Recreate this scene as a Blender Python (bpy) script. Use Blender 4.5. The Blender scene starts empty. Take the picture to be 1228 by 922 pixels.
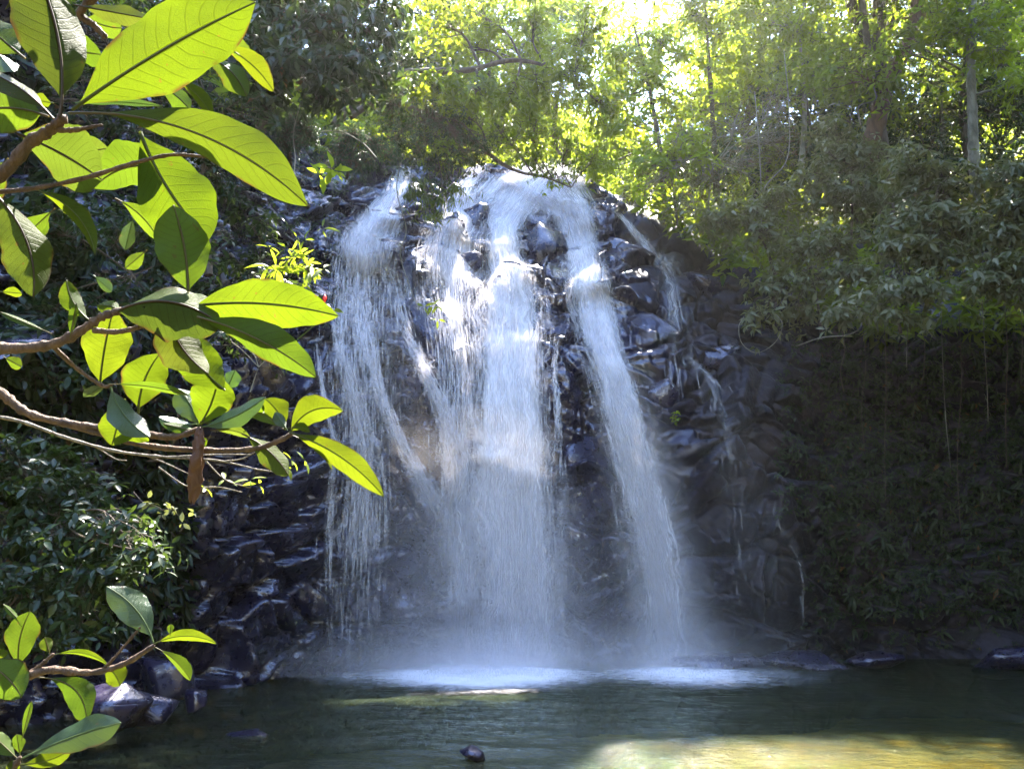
import bpy, bmesh, math
import numpy as np
from mathutils import Vector
from mathutils.bvhtree import BVHTree
R = math.radians
PI = math.pi
sc = bpy.context.scene
col = sc.collection
rng = np.random.default_rng(7)

# ------------------------------------------------------------------ camera model
CAM = np.array([0.0, 0.0, 1.6]); PITCH = R(14.0); FPX = 921.0
FW = np.array([0, math.cos(PITCH), math.sin(PITCH)]); UP = np.array([0, -math.sin(PITCH), math.cos(PITCH)]); RT = np.array([1.0, 0, 0])
def ray(px, py):
    return RT * ((px - 614) / FPX) + UP * ((461 - py) / FPX) + FW
def at(px, py, Y):
    d = ray(px, py); return CAM + d * (Y / d[1])
def atd(px, py, dep):
    return CAM + ray(px, py) * dep
def unit(a):
    a = np.asarray(a, float); return a / (np.linalg.norm(a, axis=-1, keepdims=True) + 1e-9)
def smooth(a, b, x):
    t = np.clip((x - a) / (b - a), 0, 1); return t * t * (3 - 2 * t)

# ------------------------------------------------------------------ noise
def vnoise(x, y, seed=0):
    T = np.random.default_rng(seed).random((256, 256))
    xi = np.floor(x).astype(int); yi = np.floor(y).astype(int)
    fx = x - xi; fy = y - yi
    fx = fx * fx * (3 - 2 * fx); fy = fy * fy * (3 - 2 * fy)
    g = lambda a, b: T[a % 256, b % 256]
    return (g(xi, yi) * (1 - fx) + g(xi + 1, yi) * fx) * (1 - fy) + (g(xi, yi + 1) * (1 - fx) + g(xi + 1, yi + 1) * fx) * fy
def fbm(x, y, seed=0, o=4):
    r = 0; a = .5
    for k in range(o):
        r = r + a * (vnoise(x * 2 ** k, y * 2 ** k, seed + k) - .5); a *= .5
    return r * 2
def worley(x, y, seed):
    T = np.random.default_rng(seed).random((128, 128, 5))
    xi = np.floor(x).astype(int); yi = np.floor(y).astype(int)
    f1 = np.full(x.shape, 9.); f2 = f1.copy(); v = np.zeros(x.shape + (3,)); dx = np.zeros(x.shape); dy = dx.copy()
    for a in (-1, 0, 1):
        for b in (-1, 0, 1):
            t = T[(xi + a) % 128, (yi + b) % 128]
            ex = x - (xi + a + t[..., 0]); ey = y - (yi + b + t[..., 1]); d = np.hypot(ex, ey)
            m = d < f1
            f2 = np.where(m, f1, np.minimum(f2, d)); f1 = np.where(m, d, f1)
            v = np.where(m[..., None], t[..., 2:], v); dx = np.where(m, ex, dx); dy = np.where(m, ey, dy)
    return f2 - f1, v, dx, dy

# ------------------------------------------------------------------ mesh builder
class MB:
    def __init__(s): s.V = []; s.Q = []; s.T = []; s.A = []; s.U = []; s.n = 0
    def add(s, V, quads=None, tris=None, attr=None, uv=None):
        V = np.asarray(V, float).reshape(-1, 3); k = len(V)
        s.V.append(V)
        s.A.append(np.zeros(k) if attr is None else np.broadcast_to(np.asarray(attr, float), (k,)))
        s.U.append(np.zeros((k, 2)) if uv is None else np.asarray(uv, float).reshape(-1, 2))
        if quads is not None and len(quads): s.Q.append(np.asarray(quads).reshape(-1, 4) + s.n)
        if tris is not None and len(tris): s.T.append(np.asarray(tris).reshape(-1, 3) + s.n)
        s.n += k
    def tube(s, pts, rad, sides=6, attr=None, cap=True):
        P = np.asarray(pts, float); n = len(P); rad = np.broadcast_to(np.asarray(rad, float), (n,))
        t = unit(np.gradient(P, axis=0))
        ref = np.array([.31, .17, .93]) if abs(t[0][2]) < .9 else np.array([1., .1, 0])
        u = unit(np.cross(t, ref)); w = np.cross(t, u)
        a = np.arange(sides) * 2 * PI / sides
        V = P[:, None] + rad[:, None, None] * (u[:, None] * np.cos(a)[None, :, None] + w[:, None] * np.sin(a)[None, :, None])
        i = np.arange(n - 1)[:, None] * sides; j = np.arange(sides)[None]; k = (j + 1) % sides
        q = np.stack([i + j, i + k, i + sides + k, i + sides + j], -1).reshape(-1, 4)
        V = V.reshape(-1, 3)
        tr = []
        if cap:
            V = np.vstack([V, P[-1] + t[-1] * rad[-1]]); e = len(V) - 1; b = (n - 1) * sides
            tr = [(b + x, b + (x + 1) % sides, e) for x in range(sides)]
        s.add(V, q, tr, attr)
    def grid(s, V, attr=None, uv=None):
        n, m = V.shape[:2]
        i = np.arange(n - 1)[:, None] * m; j = np.arange(m - 1)[None]
        q = np.stack([i + j, i + j + 1, i + m + j + 1, i + m + j], -1)
        s.add(V, q, None, None if attr is None else attr.reshape(-1), uv)
    def build(s, name, mat, parent=None, origin=None, sm=True, uv=False):
        V = np.concatenate(s.V)
        o3 = np.zeros(3) if origin is None else np.asarray(origin, float)
        V = V - o3
        Q = np.concatenate(s.Q) if s.Q else np.zeros((0, 4), int); T = np.concatenate(s.T) if s.T else np.zeros((0, 3), int)
        me = bpy.data.meshes.new(name)
        me.vertices.add(len(V)); me.vertices.foreach_set('co', V.astype(np.float32).ravel())
        me.loops.add(Q.size + T.size); me.loops.foreach_set('vertex_index', np.concatenate([Q.ravel(), T.ravel()]).astype(np.int32))
        me.polygons.add(len(Q) + len(T))
        st = np.concatenate([np.arange(len(Q)) * 4, Q.size + np.arange(len(T)) * 3]).astype(np.int32)
        me.polygons.foreach_set('loop_start', st)
        me.polygons.foreach_set('use_smooth', np.full(len(Q) + len(T), sm, bool))
        at_ = me.attributes.new('v', 'FLOAT', 'POINT'); at_.data.foreach_set('value', np.concatenate(s.A).astype(np.float32))
        if uv:
            U = np.concatenate(s.U); l = np.concatenate([Q.ravel(), T.ravel()])
            uvl = me.uv_layers.new(name='UVMap'); uvl.data.foreach_set('uv', U[l].astype(np.float32).ravel())
        me.update(calc_edges=True); me.validate()
        o = bpy.data.objects.new(name, me); col.objects.link(o)
        me.materials.append(mat)
        if parent is not None: o.parent = parent
        else: o.location = Vector(o3)
        return o
def empty(name, loc):
    o = bpy.data.objects.new(name, None); col.objects.link(o); o.location = Vector(np.asarray(loc, float)); o.empty_display_size = .2; return o
def tag(o, label=None, cat=None, group=None, kind=None):
    if label: o['label'] = label
    if cat: o['category'] = cat
    if group: o['group'] = group
    if kind: o['kind'] = kind
    return o
def bez(pts, n=12):
    """Catmull-Rom through points"""
    P = np.asarray(pts, float); P = np.vstack([2 * P[0] - P[1], P, 2 * P[-1] - P[-2]]); out = []
    m = len(P) - 3
    for i in range(m):
        t = np.linspace(0, 1, n, endpoint=(i == m - 1))[:, None]
        a, b, c, d = P[i:i + 4]
        out.append(.5 * (2 * b + (c - a) * t + (2 * a - 5 * b + 4 * c - d) * t ** 2 + (3 * b - a - 3 * c + d) * t ** 3))
    return np.vstack(out)

def leaves(mb, P, D, N, L, W, rg, lod=0, droop=.18, fold=.25):
    """scatter of separate leaves: base P, direction D, normal N"""
    n = len(P); D = unit(D); S = unit(np.cross(D, N)); N = np.cross(S, D)
    L = np.broadcast_to(np.asarray(L, float), (n,))[:, None]; W = np.broadcast_to(np.asarray(W, float), (n,))[:, None]
    r = rg.random(n)
    if lod == 0:
        V = np.stack([P, P + D * .45 * L + S * W * .5 + N * fold * W * .5, P + D * .45 * L - S * W * .5 + N * fold * W * .5, P + D * L - N * droop * L], 1)
        b = np.arange(n)[:, None] * 4
        mb.add(V.reshape(-1, 3), None, np.concatenate([b + [0, 1, 3], b + [0, 3, 2]]), np.repeat(r, 4))
    else:
        rows = []
        for f, w, h in ((.28, .42, .0), (.62, .46, .35)):
            c = P + D * f * L - N * droop * L * h
            rows += [c + S * W * w + N * fold * W * w, c, c - S * W * w + N * fold * W * w]
        V = np.stack([P] + rows + [P + D * L - N * droop * L], 1)
        b = np.arange(n)[:, None] * 8
        q = np.concatenate([b + [1, 4, 5, 2], b + [2, 5, 6, 3]]); t = np.concatenate([b + [0, 1, 2], b + [0, 2, 3], b + [4, 7, 5], b + [5, 7, 6]])
        mb.add(V.reshape(-1, 3), q, t, np.repeat(r, 8))
def randunit(n, rg):
    return unit(rg.normal(size=(n, 3)))
def rosettes(mb, P, A, k, L, W, rg, lod=0, el=(-.5, .5), hang=.25, droop=.2):
    """k leaves round each shoot tip P with axis A"""
    n = len(P); A = unit(A); U = unit(np.cross(A, randunit(n, rg))); V = np.cross(A, U)
    P = np.repeat(P, k, 0); A = np.repeat(A, k, 0); U = np.repeat(U, k, 0); V = np.repeat(V, k, 0)
    a = (np.tile(np.arange(k), n) * 2 * PI / k + rg.normal(0, .25, n * k))[:, None]
    e = rg.uniform(el[0], el[1], n * k)[:, None]
    D = (U * np.cos(a) + V * np.sin(a)) * np.cos(e) + A * np.sin(e) + np.array([0, 0, -hang])
    sz = rg.uniform(.45, 1.3, n * k)
    leaves(mb, P + unit(D) * L * .12, D, A + rg.normal(0, .25, (n * k, 3)) + np.array([0, 0, .3]), L * sz, W * sz, rg, lod, droop)

# ------------------------------------------------------------------ materials
class NT:
    def __init__(s, name):
        s.m = bpy.data.materials.new(name); s.m.use_nodes = True; s.t = s.m.node_tree; s.t.nodes.clear()
        s.out = s.t.nodes.new('ShaderNodeOutputMaterial')
    def n(s, typ, **kw):
        nd = s.t.nodes.new('ShaderNode' + typ)
        for k, v in kw.items():
            if k.startswith('_'): setattr(nd, k[1:], v)
            else:
                key = int(k[1:]) if k[0] == 'i' and k[1:].isdigit() else k.replace('__', ' ')
                s.put(nd.inputs[key], v)
        return nd
    def put(s, sock, v):
        if isinstance(v, bpy.types.NodeSocket): s.t.links.new(v, sock)
        elif isinstance(v, bpy.types.Node): s.t.links.new(v.outputs[0], sock)
        else:
            if sock.type == 'RGBA' and len(v) == 3: v = tuple(v) + (1,)
            sock.default_value = v
    def math(s, op, a, b=0.0, c=None):
        nd = s.t.nodes.new('ShaderNodeMath'); nd.operation = op; s.put(nd.inputs[0], a); s.put(nd.inputs[1], b)
        if c is not None: s.put(nd.inputs[2], c)
        return nd.outputs[0]
    def mix(s, f, a, b, blend='MIX'):
        nd = s.t.nodes.new('ShaderNodeMix'); nd.data_type = 'RGBA'; nd.blend_type = blend
        s.put(nd.inputs[0], f); s.put(nd.inputs[6], a); s.put(nd.inputs[7], b); return nd.outputs[2]
    def ramp(s, f, a, b, smoothit=True):
        nd = s.t.nodes.new('ShaderNodeMapRange'); nd.interpolation_type = 'SMOOTHSTEP' if smoothit else 'LINEAR'
        s.put(nd.inputs[0], f); nd.inputs[1].default_value = a; nd.inputs[2].default_value = b; return nd.outputs[0]
    def noise(s, scale, detail=4, vec=None, rough=.55, dim='3D'):
        nd = s.t.nodes.new('ShaderNodeTexNoise'); nd.inputs['Scale'].default_value = scale; nd.inputs['Detail'].default_value = detail; nd.inputs['Roughness'].default_value = rough
        if vec is not None: s.put(nd.inputs['Vector'], vec)
        return nd.outputs['Fac']
    def mixs(s, f, a, b):
        nd = s.t.nodes.new('ShaderNodeMixShader'); s.put(nd.inputs[0], f); s.put(nd.inputs[1], a); s.put(nd.inputs[2], b); return nd.outputs[0]
    def done(s, sh): s.put(s.out.inputs['Surface'], sh); return s.m
    def mapping(s, vec, scale, rot=(0, 0, 0)):
        nd = s.t.nodes.new('ShaderNodeMapping'); s.put(nd.inputs[0], vec); nd.inputs['Scale'].default_value = scale; nd.inputs['Rotation'].default_value = rot; return nd.outputs[0]
    def pos(s): return s.n('NewGeometry').outputs['Position']
    def uv(s): return s.n('TexCoord').outputs['UV']
    def attr(s): return s.n('Attribute', _attribute_name='v').outputs['Fac']

def mat_leaf(name, c1, c2, t1, tr=.45, rough=.4, spec=.5, dead=None):
    m = NT(name); v = m.attr()
    c = m.mix(v, c1, c2)
    if dead: c = m.mix(m.ramp(v, 1 - dead[0], 1 - dead[0] + .01), c, dead[1])
    tc = m.mix(v, t1, [x * .7 for x in t1])
    if dead: tc = m.mix(m.ramp(v, 1 - dead[0], 1 - dead[0] + .01), tc, dead[1])
    p = m.n('BsdfPrincipled', Base__Color=c, Roughness=rough); p.inputs['Specular IOR Level'].default_value = spec
    return m.done(m.mixs(tr, p.outputs[0], m.n('BsdfTranslucent', Color=tc).outputs[0]))
def mat_bark(name, c1, c2, scale=6):
    m = NT(name); po = m.pos()
    n = m.noise(scale, 6, m.mapping(po, (1, 1, .35)), .65)
    b = m.n('Bump', Strength=.6, Distance=.02, Height=m.noise(scale * 4, 5, m.mapping(po, (1, 1, .3))))
    p = m.n('BsdfPrincipled', Base__Color=m.mix(m.ramp(n, .35, .65), c1, c2), Roughness=.8, Normal=b.outputs[0])
    return m.done(p.outputs[0])
HAZE, SKY, SUN, EXPO = .0004, .15, 5.0, 3.55
# ------------------------------------------------------------------ gorge shape
PLAN = np.array([(-9.5, -9), (-7.8, -4), (-6.6, 0), (-6.0, 4), (-5.5, 7), (-5.05, 9.2), (-4.4, 11.2), (-3.4, 12.9), (-1.9, 14.2), (0, 14.9), (2, 15.2), (4, 15.3),
                 (6, 15.3), (8, 15.2), (10, 14.7), (12, 13.2), (13, 10), (13.4, 6), (13.2, 0), (13.5, -5), (15, -9)], float)
C = bez(PLAN, 60)
seg = np.hypot(*np.diff(C, axis=0).T); CS = np.concatenate([[0], np.cumsum(seg)])
def plan(s):
    return np.stack([np.interp(s, CS, C[:, 0]), np.interp(s, CS, C[:, 1])], -1)
def pnorm(s):
    d = unit(plan(s + .4) - plan(s - .4)); return np.stack([d[:, 1], -d[:, 0]], -1)     # towards the pool
def s_of(x, y):
    i = np.argmin((C[None, :, 0] - np.ravel(x)[:, None]) ** 2 + (C[None, :, 1] - np.ravel(y)[:, None]) ** 2, 1); return CS[i]
S_KEY = s_of(PLAN[:, 0], PLAN[:, 1])
H_KEY = np.array([8, 8, 8, 8, 8.6, 9.4, 10.2, 11.0, 11.7, 12.0, 11.6, 9.8, 8.1, 7.0, 6.6, 6.6, 6.6, 6.6, 6, 6, 6])
B_KEY = np.array([1, 1, 1, 1, 1, 1.2, 1.6, 2.2, 2.8, 3.0, 2.8, 2.2, 1.6, 1.2, 1, 1, 1, 1, 1, 1, 1])
def Hs(s): return np.interp(s, S_KEY, H_KEY)
def Bs(s): return np.interp(s, S_KEY, B_KEY)
def lens(x):  # how much of the valley axis we are on (stream bed behind the lip)
    return x
def cliff_points(s, t, disp=True):
    """s along the plan, t in 0..1.25 (1 = lip); returns xyz"""
    H = Hs(s); B = Bs(s); z = np.where(t <= 1, -1.3 + (H + 1.3) * t, H)
    n = pnorm(s.ravel()).reshape(s.shape + (2,)); p = plan(s.ravel()).reshape(s.shape + (2,))
    u = z / H
    d = .55 * (1 - smooth(0, 2.2, z)) - .35 * smooth(1.5, 4.5, z) * (1 - smooth(4.5, 7.5, z)) + B * smooth(.42, 1.0, u) ** 1.25
    d = d + 1.7 * smooth(5.2, 7.6, p[..., 0]) * (1 - smooth(4.9, 6.3, z)) * (p[..., 1] > 8)
    back = np.clip(t - 1, 0, 1)
    d = d + back * 18; xm = p[..., 0]
    vall = np.exp(-((xm - .6) / 2.6) ** 2)
    z = z + back * (15 * (1 - vall) + 2.0 * vall)
    e = np.zeros_like(z)
    if disp:
        wx = fbm(s * .5, z * .5, 11, 3) * .9; wy = fbm(s * .5 + 9, z * .5, 12, 3) * .9
        left = smooth(21.0, 17.5, s)   # layered slanting strata on the left wall
        a = s + wx; b = z + wy
        ar = a * .80 + b * .6; br = -a * .6 + b * .80
        a = a * (1 - left) + ar * left; b = b * (1 - left) + br * left
        fall = np.exp(-((xm - .6) / 3.2) ** 2)
        for sx, sy, amp, tilt, sd in ((1.5, 1.25, .42, .75, 21), (.62, .5, .20, 1.0, 22), (.27, .2, .045, .55, 23)):
            sxx = sx * (1 + .9 * left); syy = sy * (1 - .35 * left)
            g, v, dx, dy = worley(a / sxx, b / syy, sd)
            e = e + amp * (v[..., 0] - .5) + tilt * (dx * sxx * (v[..., 1] - .5) + dy * syy * (v[..., 2] - .35)) - amp * .5 * (1 - smooth(0, .16, g))
        e = e + fbm(s * 1.1, z * 1.1, 31, 3) * .12 + fbm(s * 9, z * 9, 37, 2) * .009
        e = e * (1 - .15 * fall)
    nz = smooth(.97, 1.08, t)
    x = p[..., 0] - n[..., 0] * d + n[..., 0] * e * (1 - nz * .8); y = p[..., 1] - n[..., 1] * d + n[..., 1] * e * (1 - nz * .8)
    return np.stack([x, y, z + e * nz * .8], -1)
s0, s1 = s_of([-6.3], [2.5])[0], s_of([13.4], [8])[0]
sv = np.concatenate([np.arange(.5, s0, .4), np.arange(s0, s1, .042), np.arange(s1, CS[-1] - .5, .4)])
tv = np.concatenate([np.linspace(0, 1, 300), np.linspace(1.006, 1.30, 34)])
SS, TT = np.meshgrid(sv, tv, indexing='ij')
CP = cliff_points(SS, TT)
mbc = MB(); wet = smooth(4.6, 2.2, CP[..., 0]) * 1.0
mbc.grid(CP[:, ::-1], attr=wet[:, ::-1])
def bvh_of(G):
    n, m = G.shape[:2]; i = np.arange(n - 1)[:, None] * m; j = np.arange(m - 1)[None]
    q = np.stack([i + j, i + j + 1, i + m + j + 1, i + m + j], -1).reshape(-1, 4)
    return BVHTree.FromPolygons([tuple(v) for v in G.reshape(-1, 3)], q.tolist())
BV = bvh_of(CP[::2, ::2])
sv2 = np.arange(.5, CS[-1] - .5, .25); S2, T2 = np.meshgrid(sv2, np.linspace(0, 1.3, 90), indexing='ij')
BVS = bvh_of(cliff_points(S2, T2, False))
CAMV = Vector(CAM)
def hit(px, py, rough=True):
    for k in range(14):
        h = (BV if rough else BVS).ray_cast(CAMV, Vector(ray(px, py + 3 * k)).normalized())
        if h[0] is not None:
            return CAM + ray(px, py) * ((np.array(h[0]) - CAM) @ FW)
    return None

# cliff rock
def mat_rock(name, wetattr=True):
    m = NT(name); po = m.pos()
    big = m.noise(.55, 4, po); mid = m.noise(2.6, 6, po, .65); fine = m.noise(14, 5, po, .6)
    w = m.attr() if wetattr else 1.0
    cw = m.mix(m.ramp(mid, .35, .68), (.0055, .0048, .016), (.020, .0155, .042))  # wet rock tinted violet blue, imitating the sky it reflects
    cd = m.mix(m.ramp(mid, .35, .68), (.004, .003, .0026), (.016, .0115, .0095))  # dry side darkened, so the colour carries the right wall's deep shade
    c = m.mix(w, cd, cw)
    c = m.mix(m.math('MULTIPLY', m.ramp(big, .52, .66), .6), c, (.028, .016, .010))
    c = m.mix(m.math('MULTIPLY', m.ramp(m.noise(1.3, 5, m.mapping(po, (1, 1, 1.4), (.3, .2, 0))), .58, .7), .55), c, (.010, .018, .006))
    rr = m.math('ADD', m.ramp(fine, .3, .7), 0)
    rough = m.math('ADD', m.math('MULTIPLY', rr, .20), m.math('ADD', .22, m.math('MULTIPLY', m.math('SUBTRACT', 1.0, w), .38)))
    h = m.math('ADD', m.math('MULTIPLY', mid, .9), m.math('ADD', m.math('MULTIPLY', fine, .13), m.math('MULTIPLY', m.noise(30, 3, po), .04)))
    b = m.n('Bump', Strength=.34, Distance=.05, Height=h)
    p = m.n('BsdfPrincipled', Base__Color=c, Roughness=rough, Normal=b.outputs[0]); p.inputs['Specular IOR Level'].default_value = .7
    m.put(p.inputs['Coat Weight'], m.math('MULTIPLY', w, m.math('MULTIPLY', m.ramp(m.noise(2.6, 3, po), .40, .56), .75))); p.inputs['Coat Roughness'].default_value = .23; p.inputs['Coat IOR'].default_value = 1.6; m.put(p.inputs['Coat Normal'], b.outputs[0])
    p.inputs['Specular Tint'].default_value = (.80, .76, 1, 1)  # violet sheen of reflected sky tinted into the highlights
    return m.done(p.outputs[0])
M_ROCK = mat_rock('wet_basalt')
M_BOULD = mat_rock('wet_boulder', False)
cliff = mbc.build('cliff', M_ROCK); tag(cliff, 'dark wet basalt cliff wall around the plunge pool', kind='structure')

# terrain
def terrain_z(x, y):
    sh = x.shape; xf, yf = x.ravel(), y.ravel(); z = np.zeros(len(xf))
    for k in range(0, len(xf), 4000):
        X, Y = xf[k:k + 4000], yf[k:k + 4000]
        D2 = (C[None, ::4, 0] - X[:, None]) ** 2 + (C[None, ::4, 1] - Y[:, None]) ** 2
        i = np.argmin(D2, 1) * 4; s = CS[i]; n = pnorm(s)
        d = -((X - C[i, 0]) * n[:, 0] + (Y - C[i, 1]) * n[:, 1]); d = np.sign(d) * np.sqrt((X - C[i, 0]) ** 2 + (Y - C[i, 1]) ** 2)
        d = np.where(Y < -8.5, np.where((X > -9) & (X < 14.5), -1, np.abs(d)), d)
        H = Hs(s); B = Bs(s)
        lat = np.abs(X - (.6 + .30 * np.maximum(Y - 16, 0)))
        vall = np.exp(-(lat / 3.4) ** 2) * smooth(24, 10, d)
        rise = np.minimum(np.maximum(d - B - .3, 0), 26)
        zz = H - .45 + rise * (.80 * (1 - vall) + .13 * vall) + fbm(X * .25, Y * .25, 41, 4) * .8 * smooth(B + .5, B + 4, d)
        bed = -1.5 + np.maximum(np.maximum(1.44 * smooth(.2, 1.6, X + .4 * np.sin(Y * 1.7)) * smooth(9.9, 9.0, Y + .3 * np.sin(X * 1.3)), 1.75 * smooth(4.6, 1.6, Y)), .5 * smooth(-2.2, -4.2, X) * smooth(10, 7, Y)) + fbm(X * .7, Y * .7, 44, 3) * .07
        bed = bed + .25 * smooth(1, -8, Y) * 2
        z[k:k + 4000] = np.where(d < np.where(Y < 5, 2.2, np.where(X > 3.5, 3.6, B + 1.3)), bed, zz)
    return z.reshape(sh)
def axis(c0, half, n, far):
    u = np.linspace(-1, 1, n); return c0 + np.sign(u) * (np.abs(u) * half + np.maximum(np.abs(u) - .55, 0) ** 2 * (far - half) / .2025)
gx, gy = np.meshgrid(axis(1, 34, 170, 78), axis(12, 34, 170, 78), indexing='ij')
mbt = MB(); gz = terrain_z(gx, gy); mbt.grid(np.stack([gx, gy, gz], -1)[::-1])
m = NT('forest_soil'); po = m.pos(); n1 = m.noise(1.2, 6, po); n2 = m.noise(9, 5, po)
zc = m.n('SeparateXYZ', i0=po).outputs[2]
soil = m.mix(m.ramp(n1, .4, .62), (.035, .022, .012), (.05, .07, .02)); soil = m.mix(m.ramp(n2, .5, .7), soil, (.08, .05, .03))
sand = m.mix(m.ramp(n2, .35, .65), (.27, .20, .05), (.40, .31, .09))
bb = m.n('Bump', Strength=.6, Distance=.1, Height=n2)
pp = m.n('BsdfPrincipled', Base__Color=m.mix(m.ramp(zc, .02, .25), sand, soil), Roughness=.9, Normal=bb.outputs[0])
M_SOIL = m.done(pp.outputs[0])
ground = mbt.build('ground', M_SOIL); tag(ground, 'forest soil slopes and sandy pool bed', kind='structure')

# pool water
wx, wy = np.meshgrid(np.arange(-6.5, 14.6, .065), np.arange(1.6, 16.2, .05), indexing='ij')
rip = smooth(16, 7, wy)
dist = np.hypot((wx - .8) * .8, wy - 14.6)
wz = .016 * fbm(wx * 1.0, wy * 1.9, 51, 3) + .008 * fbm(wx * 3.2, wy * 5.2, 55, 3) + .006 * np.sin(dist * 7 + fbm(wx, wy, 58, 3) * 5) * np.exp(-dist / 7)
wz = wz * (.6 + .6 * smooth(8, 0, dist))
mbw = MB(); mbw.grid(np.stack([wx, wy, wz], -1)[::-1])
m = NT('pool_water'); po = m.pos()
h = m.math('ADD', m.noise(5, 4, m.mapping(po, (1, 2.0, 1)), .6), m.math('MULTIPLY', m.noise(19, 3, m.mapping(po, (1, 1.9, 1))), .35))
bmp = m.n('Bump', Strength=.85, Distance=.045, Height=h)
fr = m.n('Fresnel', IOR=1.33, Normal=bmp.outputs[0])
gl = m.n('BsdfGlossy', Color=(.86, .95, .82), Roughness=.04, Normal=bmp.outputs[0])
body = m.mixs(.52, m.n('BsdfTransparent', Color=(.72, .70, .42)).outputs[0], m.n('BsdfDiffuse', Color=(.027, .035, .018)).outputs[0])
M_WATER = m.done(m.mixs(fr.outputs[0], body, gl.outputs[0]))
pool = mbw.build('water', M_WATER); tag(pool, 'rippled green plunge pool water', kind='structure')

# ------------------------------------------------------------------ boulders
def boulder(c, size, label, seed, mat=None, cat='boulder', name='boulder', rot=0, cut=17, sq=1.0, group=None):
    rg = np.random.default_rng(seed); bm = bmesh.new()
    P = unit(rg.normal(size=(cut, 3))) * rg.uniform(.82, 1.08, (cut, 1)); P = np.sign(P) * np.abs(P) ** sq
    for p in P: bm.verts.new(p)
    bmesh.ops.convex_hull(bm, input=bm.verts)
    bmesh.ops.delete(bm, geom=[v for v in bm.verts if not v.link_faces], context='VERTS')
    bmesh.ops.bevel(bm, geom=bm.edges[:], offset=.035, segments=2, affect='EDGES', clamp_overlap=True)
    bmesh.ops.triangulate(bm, faces=bm.faces[:])
    bmesh.ops.subdivide_edges(bm, edges=[e for e in bm.edges if e.calc_length() > .2], cuts=3, use_grid_fill=True)
    bmesh.ops.triangulate(bm, faces=bm.faces[:])
    V = np.array([v.co for v in bm.verts]); cr, sr = math.cos(rot), math.sin(rot)
    QN = 1 + .07 * fbm(V[:, 0] * 2 + seed + V[:, 2], V[:, 1] * 2 + V[:, 2] * 1.7, 61, 4)
    for v, q in zip(bm.verts, QN.tolist()):
        p = v.co
        x, y, z = p.x * size[0] * q, p.y * size[1] * q, p.z * size[2] * q
        v.co = (x * cr + z * sr, y, -x * sr + z * cr)
    me = bpy.data.meshes.new(name); bm.to_mesh(me); bm.free()
    for p in me.polygons: p.use_smooth = True
    me.materials.append(mat or M_BOULD); o = bpy.data.objects.new(name, me); col.objects.link(o); o.location = Vector(c)
    return tag(o, label, cat, group)
def cl_boulder(px, py, wpx, hpx, label, seed, sink=.1, deep=.8, rot=0, group=None, sq=1.0, cut=17):
    h = hit(px, py, False); dep = (h - CAM) @ FW; k = dep / FPX / 2
    return boulder(h + np.array([0, sink + .12, 0]), (wpx * k, wpx * k * deep, hpx * k), label, seed, rot=rot, group=group, sq=sq, cut=cut)
G1 = 'boulders protruding from the falls'
cl_boulder(655, 302, 62, 84, 'big rounded grey boulder splitting the falls below the lip', 3, .15, group=G1, cut=18)
cl_boulder(672, 372, 62, 80, 'grey slab below the big splitting boulder between two white streams', 5, .25, group=G1, sq=.8)
cl_boulder(572, 264, 40, 66, 'dark upright rock between left lip stream and central stream', 8, .1, group=G1, sq=.75)
cl_boulder(492, 345, 40, 86, 'tall dark rock standing between the left fan and the second cascade', 9, .0, group=G1, sq=.8)
cl_boulder(482, 256, 24, 28, 'small round dark rock at top of the left fan of water', 10, -.05, group=G1, cut=18)
cl_boulder(597, 203, 52, 34, 'smooth blue grey rock at the lip left of the main flow', 12, .2, group=G1, cut=18)
cl_boulder(432, 280, 22, 20, 'small dark rock poking through the left fan of water', 13, -.05, group=G1)
cl_boulder(560, 310, 40, 40, 'low wet rock under thin water left of the central stream', 15, .1, group=G1)
G2 = 'blocky rocks beside the right stream'
cl_boulder(722, 262, 56, 40, 'flat topped grey block just right of the falls lip', 21, .15, group=G2, sq=.7)
cl_boulder(742, 300, 46, 44, 'brown stained block below the flat topped block right of the falls', 22, .1, group=G2, sq=.75)
cl_boulder(795, 472, 44, 44, 'glossy dark boulder with a green plant just below it', 24, -.05, group=G2, cut=18)
cl_boulder(862, 350, 110, 46, 'overhanging wet ledge rock at the right top of the cliff', 25, .2, rot=.45, group=G2, sq=.75)
cl_boulder(868, 425, 60, 46, 'pale grey faced rock low under the right ledge', 27, .2, group=G2, sq=.75)
cl_boulder(705, 545, 80, 70, 'broad dark slab between central and right streams', 29, .28, group=G2, sq=.7)
G3 = 'boulders at the left edge of the pool'
def pool_b(px, py, Y, w, h, label, seed, group=G3, cat='boulder'):
    p = at(px, py, Y); k = Y / FPX / 2; return boulder(p, (w * k, w * k * .8, h * k), label, seed, group=group, cat=cat, sq=.85)
pool_b(200, 815, 9.2, 66, 70, 'upright blue black boulder at the left pool edge under the leafy sprig', 41)
pool_b(233, 840, 8.6, 32, 34, 'small square boulder rightmost of the left bank rocks', 42)
pool_b(180, 848, 8.3, 70, 40, 'low dark boulder at the waterline in front of the upright one', 43)
pool_b(130, 852, 7.9, 90, 60, 'broad shadowed boulder leftmost on the pool bank', 44)
p = at(298, 850, 8.65); boulder((p[0], p[1], -.03), (.27, .2, .10), 'flat wet rock breaking the water surface away from the left bank', 45, group=G3)
p = at(567, 911, 7.55); boulder((p[0], p[1], .035), (.135, .13, .085), 'small dark stone poking out of the water at the bottom of the photo', 46, cat='stone', name='stone')
G4 = 'rocks along the right foot of the cliff'
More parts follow.
